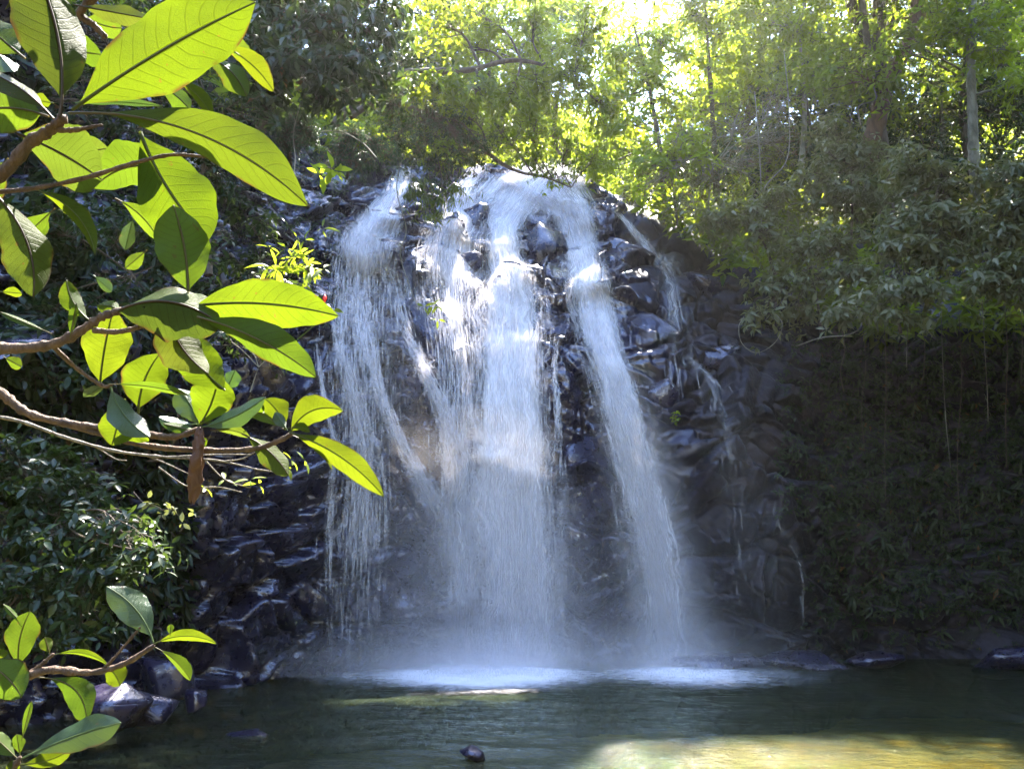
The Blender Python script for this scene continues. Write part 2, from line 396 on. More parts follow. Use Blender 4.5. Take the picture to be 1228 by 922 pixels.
for i, (px, w, h, lb) in enumerate(((868, 120, 20, 'low brown ledge rock at cliff foot nearest the right stream'), (965, 110, 26, 'long flat brown rock at the waterline under the dark right wall'), (1055, 80, 22, 'dim low rock at cliff foot right of the long flat one'), (1215, 90, 40, 'shadowed rock at the far right waterline'))):
    p = at(px, 797, 14.6); k = 14.6 / FPX / 2; boulder((p[0], 14.7, .1), (w * k, .5, h * k), lb, 50 + i, group=G4, sq=.75)
# ------------------------------------------------------------------ waterfall
def mat_fall(name, soft):
    m = NT(name); u = m.uv(); a = m.attr()
    po = m.pos(); wob = m.n('CombineXYZ', i0=m.math('MULTIPLY', m.math('SUBTRACT', m.noise(1.3, 3, po), .5), .55)).outputs[0]
    uw = m.n('VectorMath', _operation='ADD', i0=u, i1=wob).outputs[0]
    n1 = m.noise(1.0, 5, m.mapping(uw, (8, .5, 1)), .62); n2 = m.noise(1.0, 4, m.mapping(uw, (30, 1.6, 1)), .6); n3 = m.noise(1.0, 3, m.mapping(uw, (2.0, .42, 1)), .5)
    s = m.math('ADD', m.math('MULTIPLY', n1, .40), m.math('ADD', m.math('MULTIPLY', n2, .28), m.math('MULTIPLY', n3, .32)))
    s = m.math('ADD', m.math('MULTIPLY', m.math('SUBTRACT', s, .5), 2.3), .5)
    f = m.ramp(m.math('ADD', s, m.math('MULTIPLY', m.math('SUBTRACT', a, .5), .72)), .27, .86)
    f = m.math('MULTIPLY', f, m.math('MULTIPLY', m.ramp(a, 0, .25), soft))
    d = m.mixs(.25, m.n('BsdfDiffuse', Color=(.95, .915, .96)).outputs[0], m.n('BsdfTranslucent', Color=(.93, .90, .95)).outputs[0])  # slight violet tint puts the colour cast of the shade into the water
    return m.done(m.mixs(f, m.n('BsdfTransparent').outputs[0], d))
M_SHEET = mat_fall('falling_water', .98)
m = NT('water_streaks')
d = m.mixs(.25, m.n('BsdfDiffuse', Color=(.95, .915, .96)).outputs[0], m.n('BsdfTranslucent', Color=(.93, .90, .95)).outputs[0])  # streaks get the violet shade cast in their colour as well
M_STREAK = m.done(m.mixs(.25, m.n('BsdfTransparent').outputs[0], d))

def resample(path, n):
    P = bez(np.asarray(path, float), 14); L = np.concatenate([[0], np.cumsum(np.hypot(*np.diff(P[:, :2], axis=0).T))])
    q = np.linspace(0, L[-1], n); return np.stack([np.interp(q, L, P[:, k]) for k in range(P.shape[1])], -1), L[-1]
GX, GY = np.arange(360, 1000, 5.0), np.arange(190, 826, 5.0)
def depth_maps():
    A = np.zeros((len(GX), len(GY))); B = A.copy(); Z = A.copy()
    for i, x in enumerate(GX):
        for j, y in enumerate(GY):
            hs = hit(x, y, False); hr = hit(x, y, True); hs = CAM + ray(x, y) * 19.0 if hs is None else hs; hr = hs if hr is None else hr
            A[i, j] = (hs - CAM) @ FW; B[i, j] = (hr - CAM) @ FW; Z[i, j] = hs[2]
    return A, B, Z
DS, DR, DZ = depth_maps()
_w = smooth(4.5, 8.5, DZ)
FD = _w * (DR - .07) + (1 - _w) * np.minimum(DS - .30 - .10 * np.sin(GX[:, None] * .031), DR - .06)
def fdep(px, py):
    """depth of the falling water seen at px,py: on the rock higher up, falling free lower down"""
    x = np.clip((np.asarray(px, float) - GX[0]) / 5, 0, len(GX) - 1.001); y = np.clip((np.asarray(py, float) - GY[0]) / 5, 0, len(GY) - 1.001)
    i = x.astype(int); j = y.astype(int); fx = x - i; fy = y - j
    return (FD[i, j] * (1 - fx) + FD[i + 1, j] * fx) * (1 - fy) + (FD[i, j + 1] * (1 - fx) + FD[i + 1, j + 1] * fx) * fy
def unproj(px, py, dep):
    px = np.asarray(px, float); py = np.asarray(py, float); d = RT * ((px - 614) / FPX)[..., None] + UP * ((461 - py) / FPX)[..., None] + FW
    return CAM + d * np.asarray(dep)[..., None]
def stream(path, nstreak, label, root, o0, dens=1.0, sheets=2, spread=1.0, lenpx=(8, 42), thick=1.0, seed=0, name='stream'):
    """path rows: px, py, halfwidth px, strength 0..1"""
    rg = np.random.default_rng(seed + 100); mb = MB(); mbs = MB()
    n = 110; P, L = resample(path, n); T = np.gradient(P[:, :2], axis=0); T = T / np.hypot(*T.T)[:, None]
    mc = 17; lat = np.linspace(-1, 1, mc); endf = smooth(0, .05, np.arange(n) / n)[:, None]
    for k in range(sheets):
        s_ = (1.0, 1.25, 1.7)[k]
        QX = P[:, :1] + lat[None] * P[:, 2:3] * s_ + 1.5 * rg.normal() ; QY = np.broadcast_to(P[:, 1:2], QX.shape)
        D = fdep(QX, QY)
        for _ in range(2):
            Dp = np.pad(D, 1, mode='edge'); D = np.minimum(D, (Dp[:-2, 1:-1] + Dp[2:, 1:-1] + Dp[1:-1, :-2] + Dp[1:-1, 2:] + D) / 5)
        G = unproj(QX, QY, D - .06 * k - .03 * (1 - lat[None] ** 2)); m_ = D / FPX; y0 = rg.random() * 50
        U = np.stack([lat[None] * P[:, 2:3] * s_ * m_ + y0, (np.arange(n) / n * L)[:, None] * m_], -1)
        A = np.clip(1 - np.abs(lat) ** 2.0, 0, 1)[None] * P[:, 3:4] * (.25 + .75 * endf) * (1, .75, .45)[k] * dens
        mb.grid(G, A, U)
    sh = mb.build(name, M_SHEET, root, o0, True, uv=True) if sheets else None
    if label and sh: sh['label'] = label
    nstreak = int(nstreak * 1.8)
    cum = np.cumsum(P[:, 2] * (P[:, 3] ** 1.3 + .012)); idx = np.minimum(np.searchsorted(cum, rg.random(nstreak) * cum[-1]), n - 1)
    lat = rg.normal(0, .43 * spread, nstreak); ph = rg.integers(0, 34, nstreak); strand = rg.normal(0, .5 * spread, 34)
    lat = np.where(rg.random(nstreak) < .3, strand[ph] + rg.normal(0, .05, nstreak), lat); lat = np.clip(lat, -1.35, 1.35)
    ln = rg.uniform(*lenpx, nstreak) * (.5 + .8 * idx / n)
    q = P[idx, :2] + rg.normal(0, 1.3, (nstreak, 2)); q[:, 0] += lat * P[idx, 2]
    e = q + (T[idx] + np.stack([lat * .03 + rg.normal(0, .02, nstreak), np.zeros(nstreak)], -1)) * ln[:, None]
    off = np.abs(rg.normal(0, .07, nstreak)) + .05
    da, db = fdep(*q.T) - off, fdep(*e.T) - off; a, b = unproj(*q.T, da), unproj(*e.T, db)
    ok = (np.minimum(a[:, 2], b[:, 2]) > .05) & (np.abs(da - db) < .7); a, b = a[ok], b[ok]; w = rg.uniform(.003, .011, ok.sum())[:, None] * thick
    mid = a * .6 + b * .4; side = w * np.array([1., 0, 0]); f = w * np.array([0, -1., 0])
    bb = np.arange(len(a))[:, None] * 5
    mbs.add(np.stack([a, mid + side, mid - side * .5 + f, mid - side * .5 - f, b], 1).reshape(-1, 3), None, np.concatenate([bb + x for x in ([0, 1, 2], [0, 2, 3], [0, 3, 1], [4, 2, 1], [4, 3, 2], [4, 1, 3])]))
    if sh is None:
        sh = mbs.build(name, M_STREAK, root, o0, False)
        if label: sh['label'] = label
        return sh
    st = mbs.build('spray_streak', M_STREAK, sh, o0, False); st['kind'] = 'stuff'
    return sh
m = NT('fine_mist'); a_ = m.attr(); po = m.pos()
f_ = m.math('MULTIPLY', m.math('MULTIPLY', a_, .34), m.math('ADD', .35, m.noise(1.0, 4, m.mapping(po, (1.6, 1.6, .7)), .55)))
M_MIST = m.done(m.mixs(f_, m.n('BsdfTransparent').outputs[0], m.mixs(.4, m.n('BsdfDiffuse', Color=(.95, .915, .96)).outputs[0], m.n('BsdfTranslucent', Color=(.95, .915, .96)).outputs[0])))  # mist colour tinted with the violet cast of the shade
def veil(path, root, o0, layers=3, dens=1.0):
    """drifting spray round a stream: soft layers one behind the other"""
    mb = MB(); n = 50; P, L = resample(path, n); mc = 21; lat = np.linspace(-1, 1, mc)
    for k in range(layers):
        QX = P[:, :1] + lat[None] * P[:, 2:3] * (1 + .2 * k); QY = np.broadcast_to(P[:, 1:2], QX.shape); D = np.minimum.accumulate(fdep(QX, QY)[::-1])[::-1]
        D = np.minimum(D, D.mean(1, keepdims=True)) - .22 - .26 * k
        A = (1 - lat[None] ** 2) ** 1.5 * P[:, 3:4] * dens
        G = unproj(QX, QY, D); mb.grid(G, A)
    o = mb.build('mist', M_MIST, root, o0); o['kind'] = 'stuff'; return o
FO = at(640, 208, 17.5)
fall = empty('waterfall', FO); tag(fall, 'wide white waterfall fanning down the dark cliff in several streams', 'waterfall')
stream([(655, 196, 48, .9), (635, 222, 62, 1), (606, 262, 26, .9), (606, 300, 20, 1), (611, 345, 32, 1.1), (612, 420, 36, 1.15), (614, 520, 40, 1.1), (617, 640, 56, .85), (618, 740, 60, .72), (618, 812, 64, .62)], 7500, 'broad central stream falling straight from lip to pool', fall, FO, 1.0, 3, seed=1)
stream([(652, 204, 36, .9), (678, 240, 30, 1), (692, 290, 22, 1), (706, 345, 22, .95), (720, 405, 23, .9), (740, 470, 24, .8), (758, 540, 26, .74), (776, 620, 28, .68), (792, 700, 28, .62), (804, 806, 32, .5)], 5200, 'long slanting stream right of the big boulder', fall, FO, .95, 3, seed=2)
stream([(575, 196, 16, .7), (556, 225, 18, .8), (548, 262, 30, .8), (538, 305, 42, .8), (540, 355, 40, .55), (548, 420, 40, .4), (550, 500, 36, .36), (552, 600, 30, .45), (554, 700, 28, .45), (556, 808, 32, .4)], 3000, 'stepped cascade between the left fan and the central stream', fall, FO, .95, 2, seed=3)
stream([(484, 200, 12, 1), (474, 232, 16, 1), (456, 258, 28, .9), (442, 295, 42, .7), (438, 350, 44, .36), (436, 430, 44, .24), (438, 530, 42, .17), (434, 640, 40, .13), (430, 800, 44, .06)], 2000, 'wide thin fan of water at the left', fall, FO, .9, 2, seed=4)
stream([(470, 320, 14, .2), (484, 385, 6, .5), (503, 430, 6, .66), (524, 475, 7, .66), (540, 520, 10, .5), (550, 570, 15, .3), (556, 680, 20, .1)], 900, 'narrow bright strand slanting right across the left fan', fall, FO, 1.0, 0, 1.7, seed=5)
stream([(424, 330, 12, .15), (440, 410, 5, .45), (456, 470, 5, .5), (476, 520, 6, .45), (500, 566, 9, .3), (520, 605, 16, .05)], 650, 'thin strand slanting down the middle of the left fan', fall, FO, 1.0, 0, 1.7, seed=6)
stream([(416, 320, 12, .15), (408, 400, 5, .45), (418, 450, 6, .5), (430, 500, 9, .35), (438, 560, 16, .18), (436, 660, 22, .05)], 650, 'outer left strand of the fan', fall, FO, 1.0, 0, 1.7, seed=7)
stream([(590, 250, 20, .6), (600, 215, 14, .6), (640, 232, 40, .7), (668, 250, 26, .7)][1:], 900, 'foaming shelf of water just under the lip', fall, FO, 1.0, 2, seed=8)
veil([(570, 480, 60, .0), (590, 560, 90, .3), (600, 620, 110, .55), (610, 720, 130, .75), (615, 800, 150, .95)], fall, FO, 3, .8)
veil([(730, 420, 36, .0), (764, 540, 46, .5), (784, 640, 52, .65), (798, 720, 60, .75), (806, 800, 76, .9)], fall, FO, 3, .8)
veil([(440, 300, 50, .0), (450, 400, 70, .3), (460, 520, 80, .35), (470, 650, 90, .4), (480, 800, 120, .5)], fall, FO, 2, .5)
veil([(860, 440, 30, .0), (885, 540, 46, .22), (900, 640, 60, .25), (905, 720, 70, .22), (905, 800, 90, .3)], fall, FO, 2, .35)
veil([(640, 740, 250, .0), (640, 770, 290, .35), (640, 795, 300, .8), (640, 812, 310, 1.0)], fall, FO, 3, .9)
def splash(points, root, o0):
    """water breaking on ledges: short droplets thrown off in all directions"""
    rg = np.random.default_rng(400); Q = []; E = []
    for x, y, r, n in points:
        q = np.array([x, y]) + rg.normal(0, 1, (n, 2)) * np.array([r, r * .7]); an = rg.normal(1.57, .7, n); l = rg.uniform(1.5, 7, n)
        Q.append(q); E.append(q + np.stack([np.cos(an), np.sin(an)], -1) * l[:, None])
    q, e = np.vstack(Q), np.vstack(E); off = np.abs(rg.normal(0, .12, len(q))) + .05; a, b = unproj(*q.T, fdep(*q.T) - off), unproj(*e.T, fdep(*q.T) - off - .03)
    w = rg.uniform(.004, .013, len(q))[:, None]; mid = (a + b) / 2; sx = w * np.array([1., 0, 0]); f = w * np.array([0, -1., 0]); bb = np.arange(len(a))[:, None] * 5
    mb = MB(); mb.add(np.stack([a, mid + sx, mid - sx * .5 + f, mid - sx * .5 - f, b], 1).reshape(-1, 3), None, np.concatenate([bb + x for x in ([0, 1, 2], [0, 2, 3], [0, 3, 1], [4, 2, 1], [4, 3, 2], [4, 1, 3])]))
    o = mb.build('splash', M_STREAK, root, o0, False); o['kind'] = 'stuff'
splash([(418, 292, 15, 420), (440, 272, 18, 520), (462, 250, 10, 260), (480, 220, 8, 260), (548, 262, 20, 520), (530, 300, 20, 560), (556, 318, 16, 400), (604, 262, 14, 420), (630, 232, 24, 620), (662, 214, 20, 420), (690, 284, 12, 420), (706, 340, 12, 300), (612, 340, 22, 620), (600, 390, 20, 300), (640, 360, 12, 260),
        (508, 440, 8, 200), (546, 530, 10, 220), (498, 562, 8, 180), (800, 316, 9, 220), (768, 284, 6, 120), (622, 540, 30, 300), (760, 540, 14, 200)], fall, FO)
def trickle(path, n, label, seed, dens=1.0):
    p0 = hit(path[0][0], path[0][1], False); r = empty('trickle', p0); tag(r, label, 'trickle', 'thin trickles beside the main falls')
    stream(path, n, None, r, p0, dens, 2, seed=seed)
trickle([(378, 395, 4, .2), (384, 450, 4, .55), (393, 495, 4, .55), (400, 535, 5, .5), (397, 590, 6, .36), (396, 660, 8, .22), (396, 760, 9, .1)], 90, 'thin white trickle leftmost on the cliff beyond the slanting leaf', 11, 1.0)
trickle([(736, 250, 4, .5), (752, 266, 5, .75), (768, 286, 7, .7), (790, 310, 10, .5), (803, 335, 16, .28), (812, 400, 20, .14), (820, 450, 22, .05)], 160, 'thin slanting trickle off the brown rocks right of the falls', 12, 1.0)
trickle([(668, 400, 3, .3), (665, 440, 3, .5), (668, 490, 4, .4), (671, 540, 5, .25), (676, 600, 8, .1)], 70, 'fine trickle on the dark slab between central and right streams', 13, 1.0)
trickle([(818, 424, 5, .25), (846, 446, 8, .34), (862, 475, 13, .24), (872, 530, 16, .16), (880, 600, 18, .12), (888, 690, 16, .08), (892, 770, 14, .04)], 50, 'faint misty trickle off the pale faced rock under the right ledge', 14, .9)
trickle([(930, 600, 2, .15), (932, 625, 3, .3), (950, 650, 3, .25), (960, 690, 3, .2), (962, 740, 4, .08)], 14, 'tiny crooked seep low on the dark right wall', 15, 1.0)

# foam where the falls land
fx, fy = np.meshgrid(np.linspace(-4.6, 6.0, 220), np.linspace(10.6, 14.9, 120), indexing='ij')
fd = np.zeros_like(fx)
for px, w, k in ((560, .9, .8), (615, 1.1, 1.0), (800, .9, .75), (450, 1.2, .45), (900, 1.6, .35)):
    c = at(px, 806, 14.2); fd += k * np.exp(-((fx - c[0]) / (w * 1.15)) ** 2 - ((fy - 13.5) / np.where(fy < 13.5, 1.1 + .6 * w, 1.2)) ** 2)
fz = .012 + .05 * np.clip(fd, 0, 1) * (.5 + fbm(fx * 2.2, fy * 2.2, 71, 4)) + .02
mbf = MB(); mbf.grid(np.stack([fx, fy, fz], -1)[::-1], np.clip(fd, 0, 1)[::-1], np.stack([fx, fy], -1)[::-1])
m = NT('foam'); po = m.pos(); a = m.attr()
s = m.math('ADD', m.math('MULTIPLY', m.noise(3.2, 6, m.mapping(po, (1, 1.6, 1)), .7), .45), m.math('ADD', m.math('MULTIPLY', m.noise(13, 4, po, .7), .28), m.math('MULTIPLY', a, .72)))
f = m.math('MULTIPLY', m.ramp(s, .52, 1.08), .92)
M_FOAM = m.done(m.mixs(f, m.n('BsdfTransparent').outputs[0], m.n('BsdfDiffuse', Color=(.92, .89, .94)).outputs[0]))  # foam white also tinted towards the violet shade cast
fo = mbf.build('foam', M_FOAM, uv=True); tag(fo, 'white foam on the pool where the falls land', kind='stuff')
# spray droplets over the landing zone
nd = 42000; rg = np.random.default_rng(5)
cx = np.concatenate([at(px, 806, 14.2)[0] + rg.normal(0, w, int(nd * k)) for px, w, k in ((560, .5, .24), (616, .6, .36), (803, .5, .2), (450, .7, .10), (700, 1.8, .10))])
cz = np.abs(rg.normal(0, .38, len(cx))) ** 1.2 + .03; cy = 13.5 + rg.normal(0, .5, len(cx)); w = rg.uniform(.002, .0085, len(cx))
O = np.stack([cx, cy, cz], -1); e = np.array([(1, 0, -.6), (-.5, .87, -.6), (-.5, -.87, -.6), (0, 0, 1.3)])
mbd = MB(); mbd.add((O[:, None] + e[None] * w[:, None, None]).reshape(-1, 3), None, np.concatenate([np.arange(len(cx))[:, None] * 4 + q for q in ([0, 1, 3], [1, 2, 3], [2, 0, 3], [0, 2, 1])]))
sp = mbd.build('spray', M_STREAK, sm=False); tag(sp, 'fine spray rising where the falls hit the pool', kind='stuff')
# ------------------------------------------------------------------ vegetation
LM = {
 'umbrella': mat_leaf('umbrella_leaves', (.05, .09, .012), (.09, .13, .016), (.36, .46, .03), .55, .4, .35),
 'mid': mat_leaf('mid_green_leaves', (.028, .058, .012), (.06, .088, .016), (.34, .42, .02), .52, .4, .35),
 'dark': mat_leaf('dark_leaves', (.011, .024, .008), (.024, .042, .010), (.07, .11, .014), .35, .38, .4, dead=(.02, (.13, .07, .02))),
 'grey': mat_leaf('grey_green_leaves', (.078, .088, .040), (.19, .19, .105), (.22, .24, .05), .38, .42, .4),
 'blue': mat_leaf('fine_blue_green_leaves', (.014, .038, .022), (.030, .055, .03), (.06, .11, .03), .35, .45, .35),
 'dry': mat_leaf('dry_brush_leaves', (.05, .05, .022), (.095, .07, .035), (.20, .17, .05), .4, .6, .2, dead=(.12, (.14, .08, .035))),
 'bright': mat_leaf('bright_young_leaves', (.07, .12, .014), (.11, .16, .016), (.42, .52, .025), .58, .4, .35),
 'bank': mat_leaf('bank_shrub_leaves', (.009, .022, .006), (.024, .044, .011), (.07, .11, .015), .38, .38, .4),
}
BK = {'brown': mat_bark('brown_bark', (.05, .032, .02), (.10, .07, .045)), 'pale': mat_bark('pale_lichen_bark', (.10, .085, .06), (.24, .22, .17)), 'red': mat_bark('reddish_bark', (.07, .03, .016), (.14, .07, .035))}
def P3(t): return at(*t) if len(t) == 3 else np.asarray(t[:3], float)
def twigs(mb, a, off, b, r0, r1, rg):
    n = len(a); u = np.linspace(0, 1, 5)[None, :, None]; P = a[:, None] + (b - a)[:, None] * u + off[:, None] * (4 * u * (1 - u))
    t = unit(b - a); x = unit(np.cross(t, rg.normal(size=(n, 3)))); y = np.cross(t, x); r = np.linspace(r0, r1, 5)[None, :, None, None]
    an = np.arange(3) * 2 * PI / 3; ring = x[:, None, None] * np.cos(an)[None, None, :, None] + y[:, None, None] * np.sin(an)[None, None, :, None]
    V = P[:, :, None] + ring * r
    i = np.arange(n)[:, None, None] * 15 + np.arange(4)[None, :, None] * 3; j = np.arange(3)[None, None]; k = (j + 1) % 3
    mb.add(V.reshape(-1, 3), np.stack([i + j, i + k, i + 3 + k, i + 3 + j], -1).reshape(-1, 4))
def plant(name, label, cat, trunk, r0, clumps, leaf, bark, L, W, k=6, lod=0, tw=26, el=(-.5, .5), hang=.25, droop=.2, group=None, seed=0, along=3, r1=.25, fruit=None, limb_r=.35, twig_r=.008, up=.25):
    """trunk: list of (px,py,Y); clumps: list of (px,py,Y,rx,ry[,n]) in photo pixels, turned into points and metres"""
    rg = np.random.default_rng(seed + 1000)
    tp = bez([P3(t) for t in trunk], 8); o = tp[0]
    root = empty(name, o); tag(root, label, cat, group)
    mt = MB(); ml = MB(); n = len(tp)
    mt.tube(tp, np.linspace(r0, r0 * r1, n) * (1 + .06 * rg.normal(size=n)), 10)
    for c in clumps:
        ctr = at(*c[:3]); sc_ = np.linalg.norm(ctr - CAM) / FPX; rx, rz = c[3] * sc_, c[4] * sc_; nn = c[5] if len(c) > 5 else tw
        rad = np.array([rx, max(rx, rz) * .85, rz])
        j = np.argmin(np.linalg.norm(tp - ctr, axis=1) + np.linspace(.6, 0, n) * 3); j = max(j, n // 3)
        a = tp[j]; mid = (a + ctr) / 2 + rg.normal(0, .08, 3) * np.linalg.norm(ctr - a) + np.array([0, 0, .08 * np.linalg.norm(ctr - a)])
        lr = r0 * limb_r * (.35 + .65 * (1 - j / n)) + .004
        lp = bez([a, mid, ctr], 7); mt.tube(lp, np.linspace(lr, max(lr * .35, .006), len(lp)), 6)
        dv = unit(rg.normal(size=(nn, 3)) + np.array([0, 0, up])); u = rg.random((nn, 1)) ** .45
        tip = ctr + dv * rad * u; st = lp[rg.integers(len(lp) // 2, len(lp), nn)]
        ln_ = np.linalg.norm(tip - st, axis=1, keepdims=True); off = rg.normal(0, .1, (nn, 3)) * ln_ + np.array([0, 0, .06]) * ln_
        mm = (st + tip) / 2 + off; ax = unit(tip - mm)
        twigs(mt, st, off, tip, max(twig_r, lr * .2), twig_r * .5, rg)
        if along:
            f = rg.uniform(.3, .97, (nn, along, 1)); pp = (st[:, None] + (tip - st)[:, None] * f + off[:, None] * (4 * f * (1 - f))).reshape(-1, 3); m_ = len(pp)
            leaves(ml, pp + rg.normal(0, .03, (m_, 3)), randunit(m_, rg) + np.repeat(unit(tip - st), along, 0) * .6 + [0, 0, -hang], np.array([0, 0, 1.]) + rg.normal(0, .4, (m_, 3)), L * rg.uniform(.6, 1.1, m_), W * rg.uniform(.7, 1.1, m_), rg, lod, droop)
        A = unit(np.array(ax) * .6 + np.array([0, 0, .75]) + rg.normal(0, .25, (nn, 3)))
        rosettes(ml, tip, A, k, L, W, rg, lod, el, hang, droop)
        # side shoots round every twig end
        t2 = tip + rg.normal(0, 1, (nn, 3)) * L * 1.0
        rosettes(ml, t2, unit(A + rg.normal(0, .4, (nn, 3))), max(3, k - 2), L * .85, W * .85, rg, lod, el, hang, droop)
    mt.build('trunk' if r0 > .045 else 'stem', BK[bark], root, o)
    ml.build('crown' if r0 > .045 else 'foliage', LM[leaf], root, o)
    return root
TREES = 'rainforest trees above and beside the falls'
# overhanging tree above the lip
plant('overhanging_tree', 'tree with long dark limbs reaching right over the lip of the falls', 'tree',
      [(400, 150, 12.8), (440, 110, 12.8), (475, 90, 12.8), (520, 86, 12.9), (565, 84, 13), (610, 73, 13.2), (650, 78, 13.4), (690, 98, 13.6)], .10,
      [(520, 30, 13, 42, 34), (580, 20, 13.4, 40, 30), (640, 28, 13.6, 44, 30), (700, 40, 13.4, 36, 34), (560, 60, 13.6, 40, 24, 22), (640, 100, 13.6, 36, 26, 34), (690, 85, 13.2, 26, 30), (610, 120, 13.4, 30, 24, 26), (520, 105, 12.8, 36, 24, 30), (570, 112, 13, 34, 22, 28), (725, 130, 13.8, 26, 26, 26)],
      'mid', 'brown', .17, .075, 6, 0, 26, hang=.55, group=TREES, seed=1, limb_r=.5)
plant('overhanging_tree', 'low tree whose drooping sprays hang just over the top of the falls', 'tree',
      [(520, 150, 13.6), (560, 165, 13.8), (600, 195, 14), (625, 207, 14.2), (655, 213, 14.3), (685, 225, 14.4)], .06,
      [(560, 140, 13.8, 40, 30, 40), (600, 160, 14, 40, 30, 40), (640, 150, 14.2, 36, 28, 34), (680, 175, 14.3, 40, 26, 34), (715, 190, 14.5, 30, 24, 26), (640, 190, 14.2, 34, 14, 16), (668, 208, 14.3, 30, 10, 12), (530, 185, 13.4, 26, 22, 30)],
      'umbrella', 'brown', .13, .055, 6, 0, 26, hang=.6, group=TREES, seed=2, limb_r=.5)
plant('overhanging_tree', 'dense small leaved dark tree hanging left of the lip', 'tree',
      [(420, 140, 13.2), (455, 120, 13.3), (490, 128, 13.3), (530, 140, 13.3)], .08,
      [(470, 130, 13.3, 40, 30, 60), (510, 150, 13.3, 42, 34, 70), (545, 165, 13.4, 34, 32, 60), (500, 185, 13.3, 34, 26, 46), (535, 205, 13.4, 26, 20, 30), (470, 165, 13.2, 30, 24, 44), (515, 215, 13.3, 24, 14, 24), (555, 195, 13.4, 26, 18, 30), (580, 180, 13.5, 26, 20, 34)],
      'dark', 'brown', .085, .034, 7, 0, 30, hang=.5, group=TREES, seed=3)
plant('dark_leaved_tree', 'dark tree with large leaves and a few orange dead ones at the upper left', 'tree',
      [(300, 190, 9.6), (325, 110, 9.6), (350, 50, 9.6), (370, -10, 9.6), (390, -80, 9.6)], .11,
      [(330, 20, 9.5, 50, 36, 40), (390, 30, 9.4, 48, 36, 40), (440, 40, 9.8, 40, 40, 34), (350, 80, 9.2, 46, 30, 36), (410, 85, 9.4, 40, 30, 34), (455, 95, 10, 30, 30, 24), (320, 110, 9.3, 34, 26, 22), (385, 118, 9.6, 34, 18, 16), (470, 20, 10.2, 34, 30, 24), (290, 60, 9, 40, 50, 30), (350, -60, 9.4, 90, 50, 50), (450, -60, 10, 80, 50, 50)],
      'dark', 'brown', .19, .085, 6, 0, 30, hang=.7, group=TREES, seed=4)
plant('leafy_tree', 'pale green canopy tree at the top left behind the dark leaved tree', 'tree',
      [(520, 120, 26.0), (515, 40, 26.0), (510, -40, 26.0), (505, -120, 26.0)], .16,
      [(500, -20, 25.5, 60, 40, 50), (560, -10, 26.0, 60, 40, 50), (600, 40, 27.0, 50, 40, 50), (540, 70, 26.5, 60, 40, 50), (470, 60, 25.5, 50, 50, 40), (640, 70, 27.5, 50, 40, 46), (600, 110, 27.0, 50, 30, 40)],
      'umbrella', 'brown', .2, .085, 7, 0, 30, group=TREES, seed=5)
plant('lip_shrub', 'low leafy shrub growing in the stream just behind the lip of the falls', 'shrub', [(630, 205, 19), (632, 195, 19), (640, 185, 19)], .03,
      [(560, 186, 18.8, 34, 16, 22), (605, 182, 19, 36, 18, 24), (650, 182, 19.2, 36, 18, 24), (695, 180, 19.3, 32, 18, 20)], 'mid', 'brown', .14, .055, 6, 0, 22, hang=.4, group=TREES, seed=15)
# bright umbrella trees right of the lip
UM = dict(el=(-.25, .2), hang=.22, droop=.25, group=TREES)
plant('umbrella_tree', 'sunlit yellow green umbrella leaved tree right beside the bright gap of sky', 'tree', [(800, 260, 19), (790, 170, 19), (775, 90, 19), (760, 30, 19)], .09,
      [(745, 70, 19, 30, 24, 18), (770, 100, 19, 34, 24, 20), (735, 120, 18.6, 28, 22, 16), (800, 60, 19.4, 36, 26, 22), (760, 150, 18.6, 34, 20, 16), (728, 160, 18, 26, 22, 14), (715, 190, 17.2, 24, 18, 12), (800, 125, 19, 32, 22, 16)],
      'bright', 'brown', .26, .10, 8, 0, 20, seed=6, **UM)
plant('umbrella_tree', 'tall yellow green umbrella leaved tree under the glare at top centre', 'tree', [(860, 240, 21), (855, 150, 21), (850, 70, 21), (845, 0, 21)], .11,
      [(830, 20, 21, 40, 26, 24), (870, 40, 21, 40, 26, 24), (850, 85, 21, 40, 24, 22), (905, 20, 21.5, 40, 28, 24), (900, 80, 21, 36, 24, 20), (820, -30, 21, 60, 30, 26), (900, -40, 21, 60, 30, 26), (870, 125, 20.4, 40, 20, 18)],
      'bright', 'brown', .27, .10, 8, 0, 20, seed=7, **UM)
plant('umbrella_tree', 'airy umbrella leaved tree left of the leaning trunk', 'tree', [(960, 220, 20), (965, 130, 20), (960, 60, 20), (965, -10, 20)], .09,
      [(945, 40, 20, 36, 24, 20), (985, 20, 20, 40, 26, 22), (960, 85, 19.6, 36, 20, 18), (1010, 60, 20, 34, 24, 18), (930, 110, 19.4, 30, 18, 14), (960, -40, 20, 70, 30, 26)],
      'umbrella', 'pale', .24, .09, 8, 0, 20, seed=8, **UM)
plant('umbrella_tree', 'small umbrella leaved sapling with bright top leaves above the right cliff edge', 'tree', [(812, 270, 16.6), (808, 230, 16.6), (800, 195, 16.6)], .03,
      [(800, 178, 16.5, 30, 12, 9), (830, 165, 16.7, 26, 12, 8), (780, 200, 16.4, 24, 10, 7), (845, 190, 16.5, 18, 10, 5)],
      'bright', 'brown', .26, .10, 8, 0, 8, seed=9, **UM)
plant('sapling', 'tiny sapling with a few round bright leaves at the cliff edge right of the lip', 'sapling', [(770, 262, 15.8), (772, 240, 15.8), (774, 222, 15.8)], .012,
      [(772, 226, 15.8, 14, 8, 3), (768, 248, 15.8, 8, 6, 2)], 'bright', 'brown', .17, .10, 5, 1, 3, along=1, seed=10)
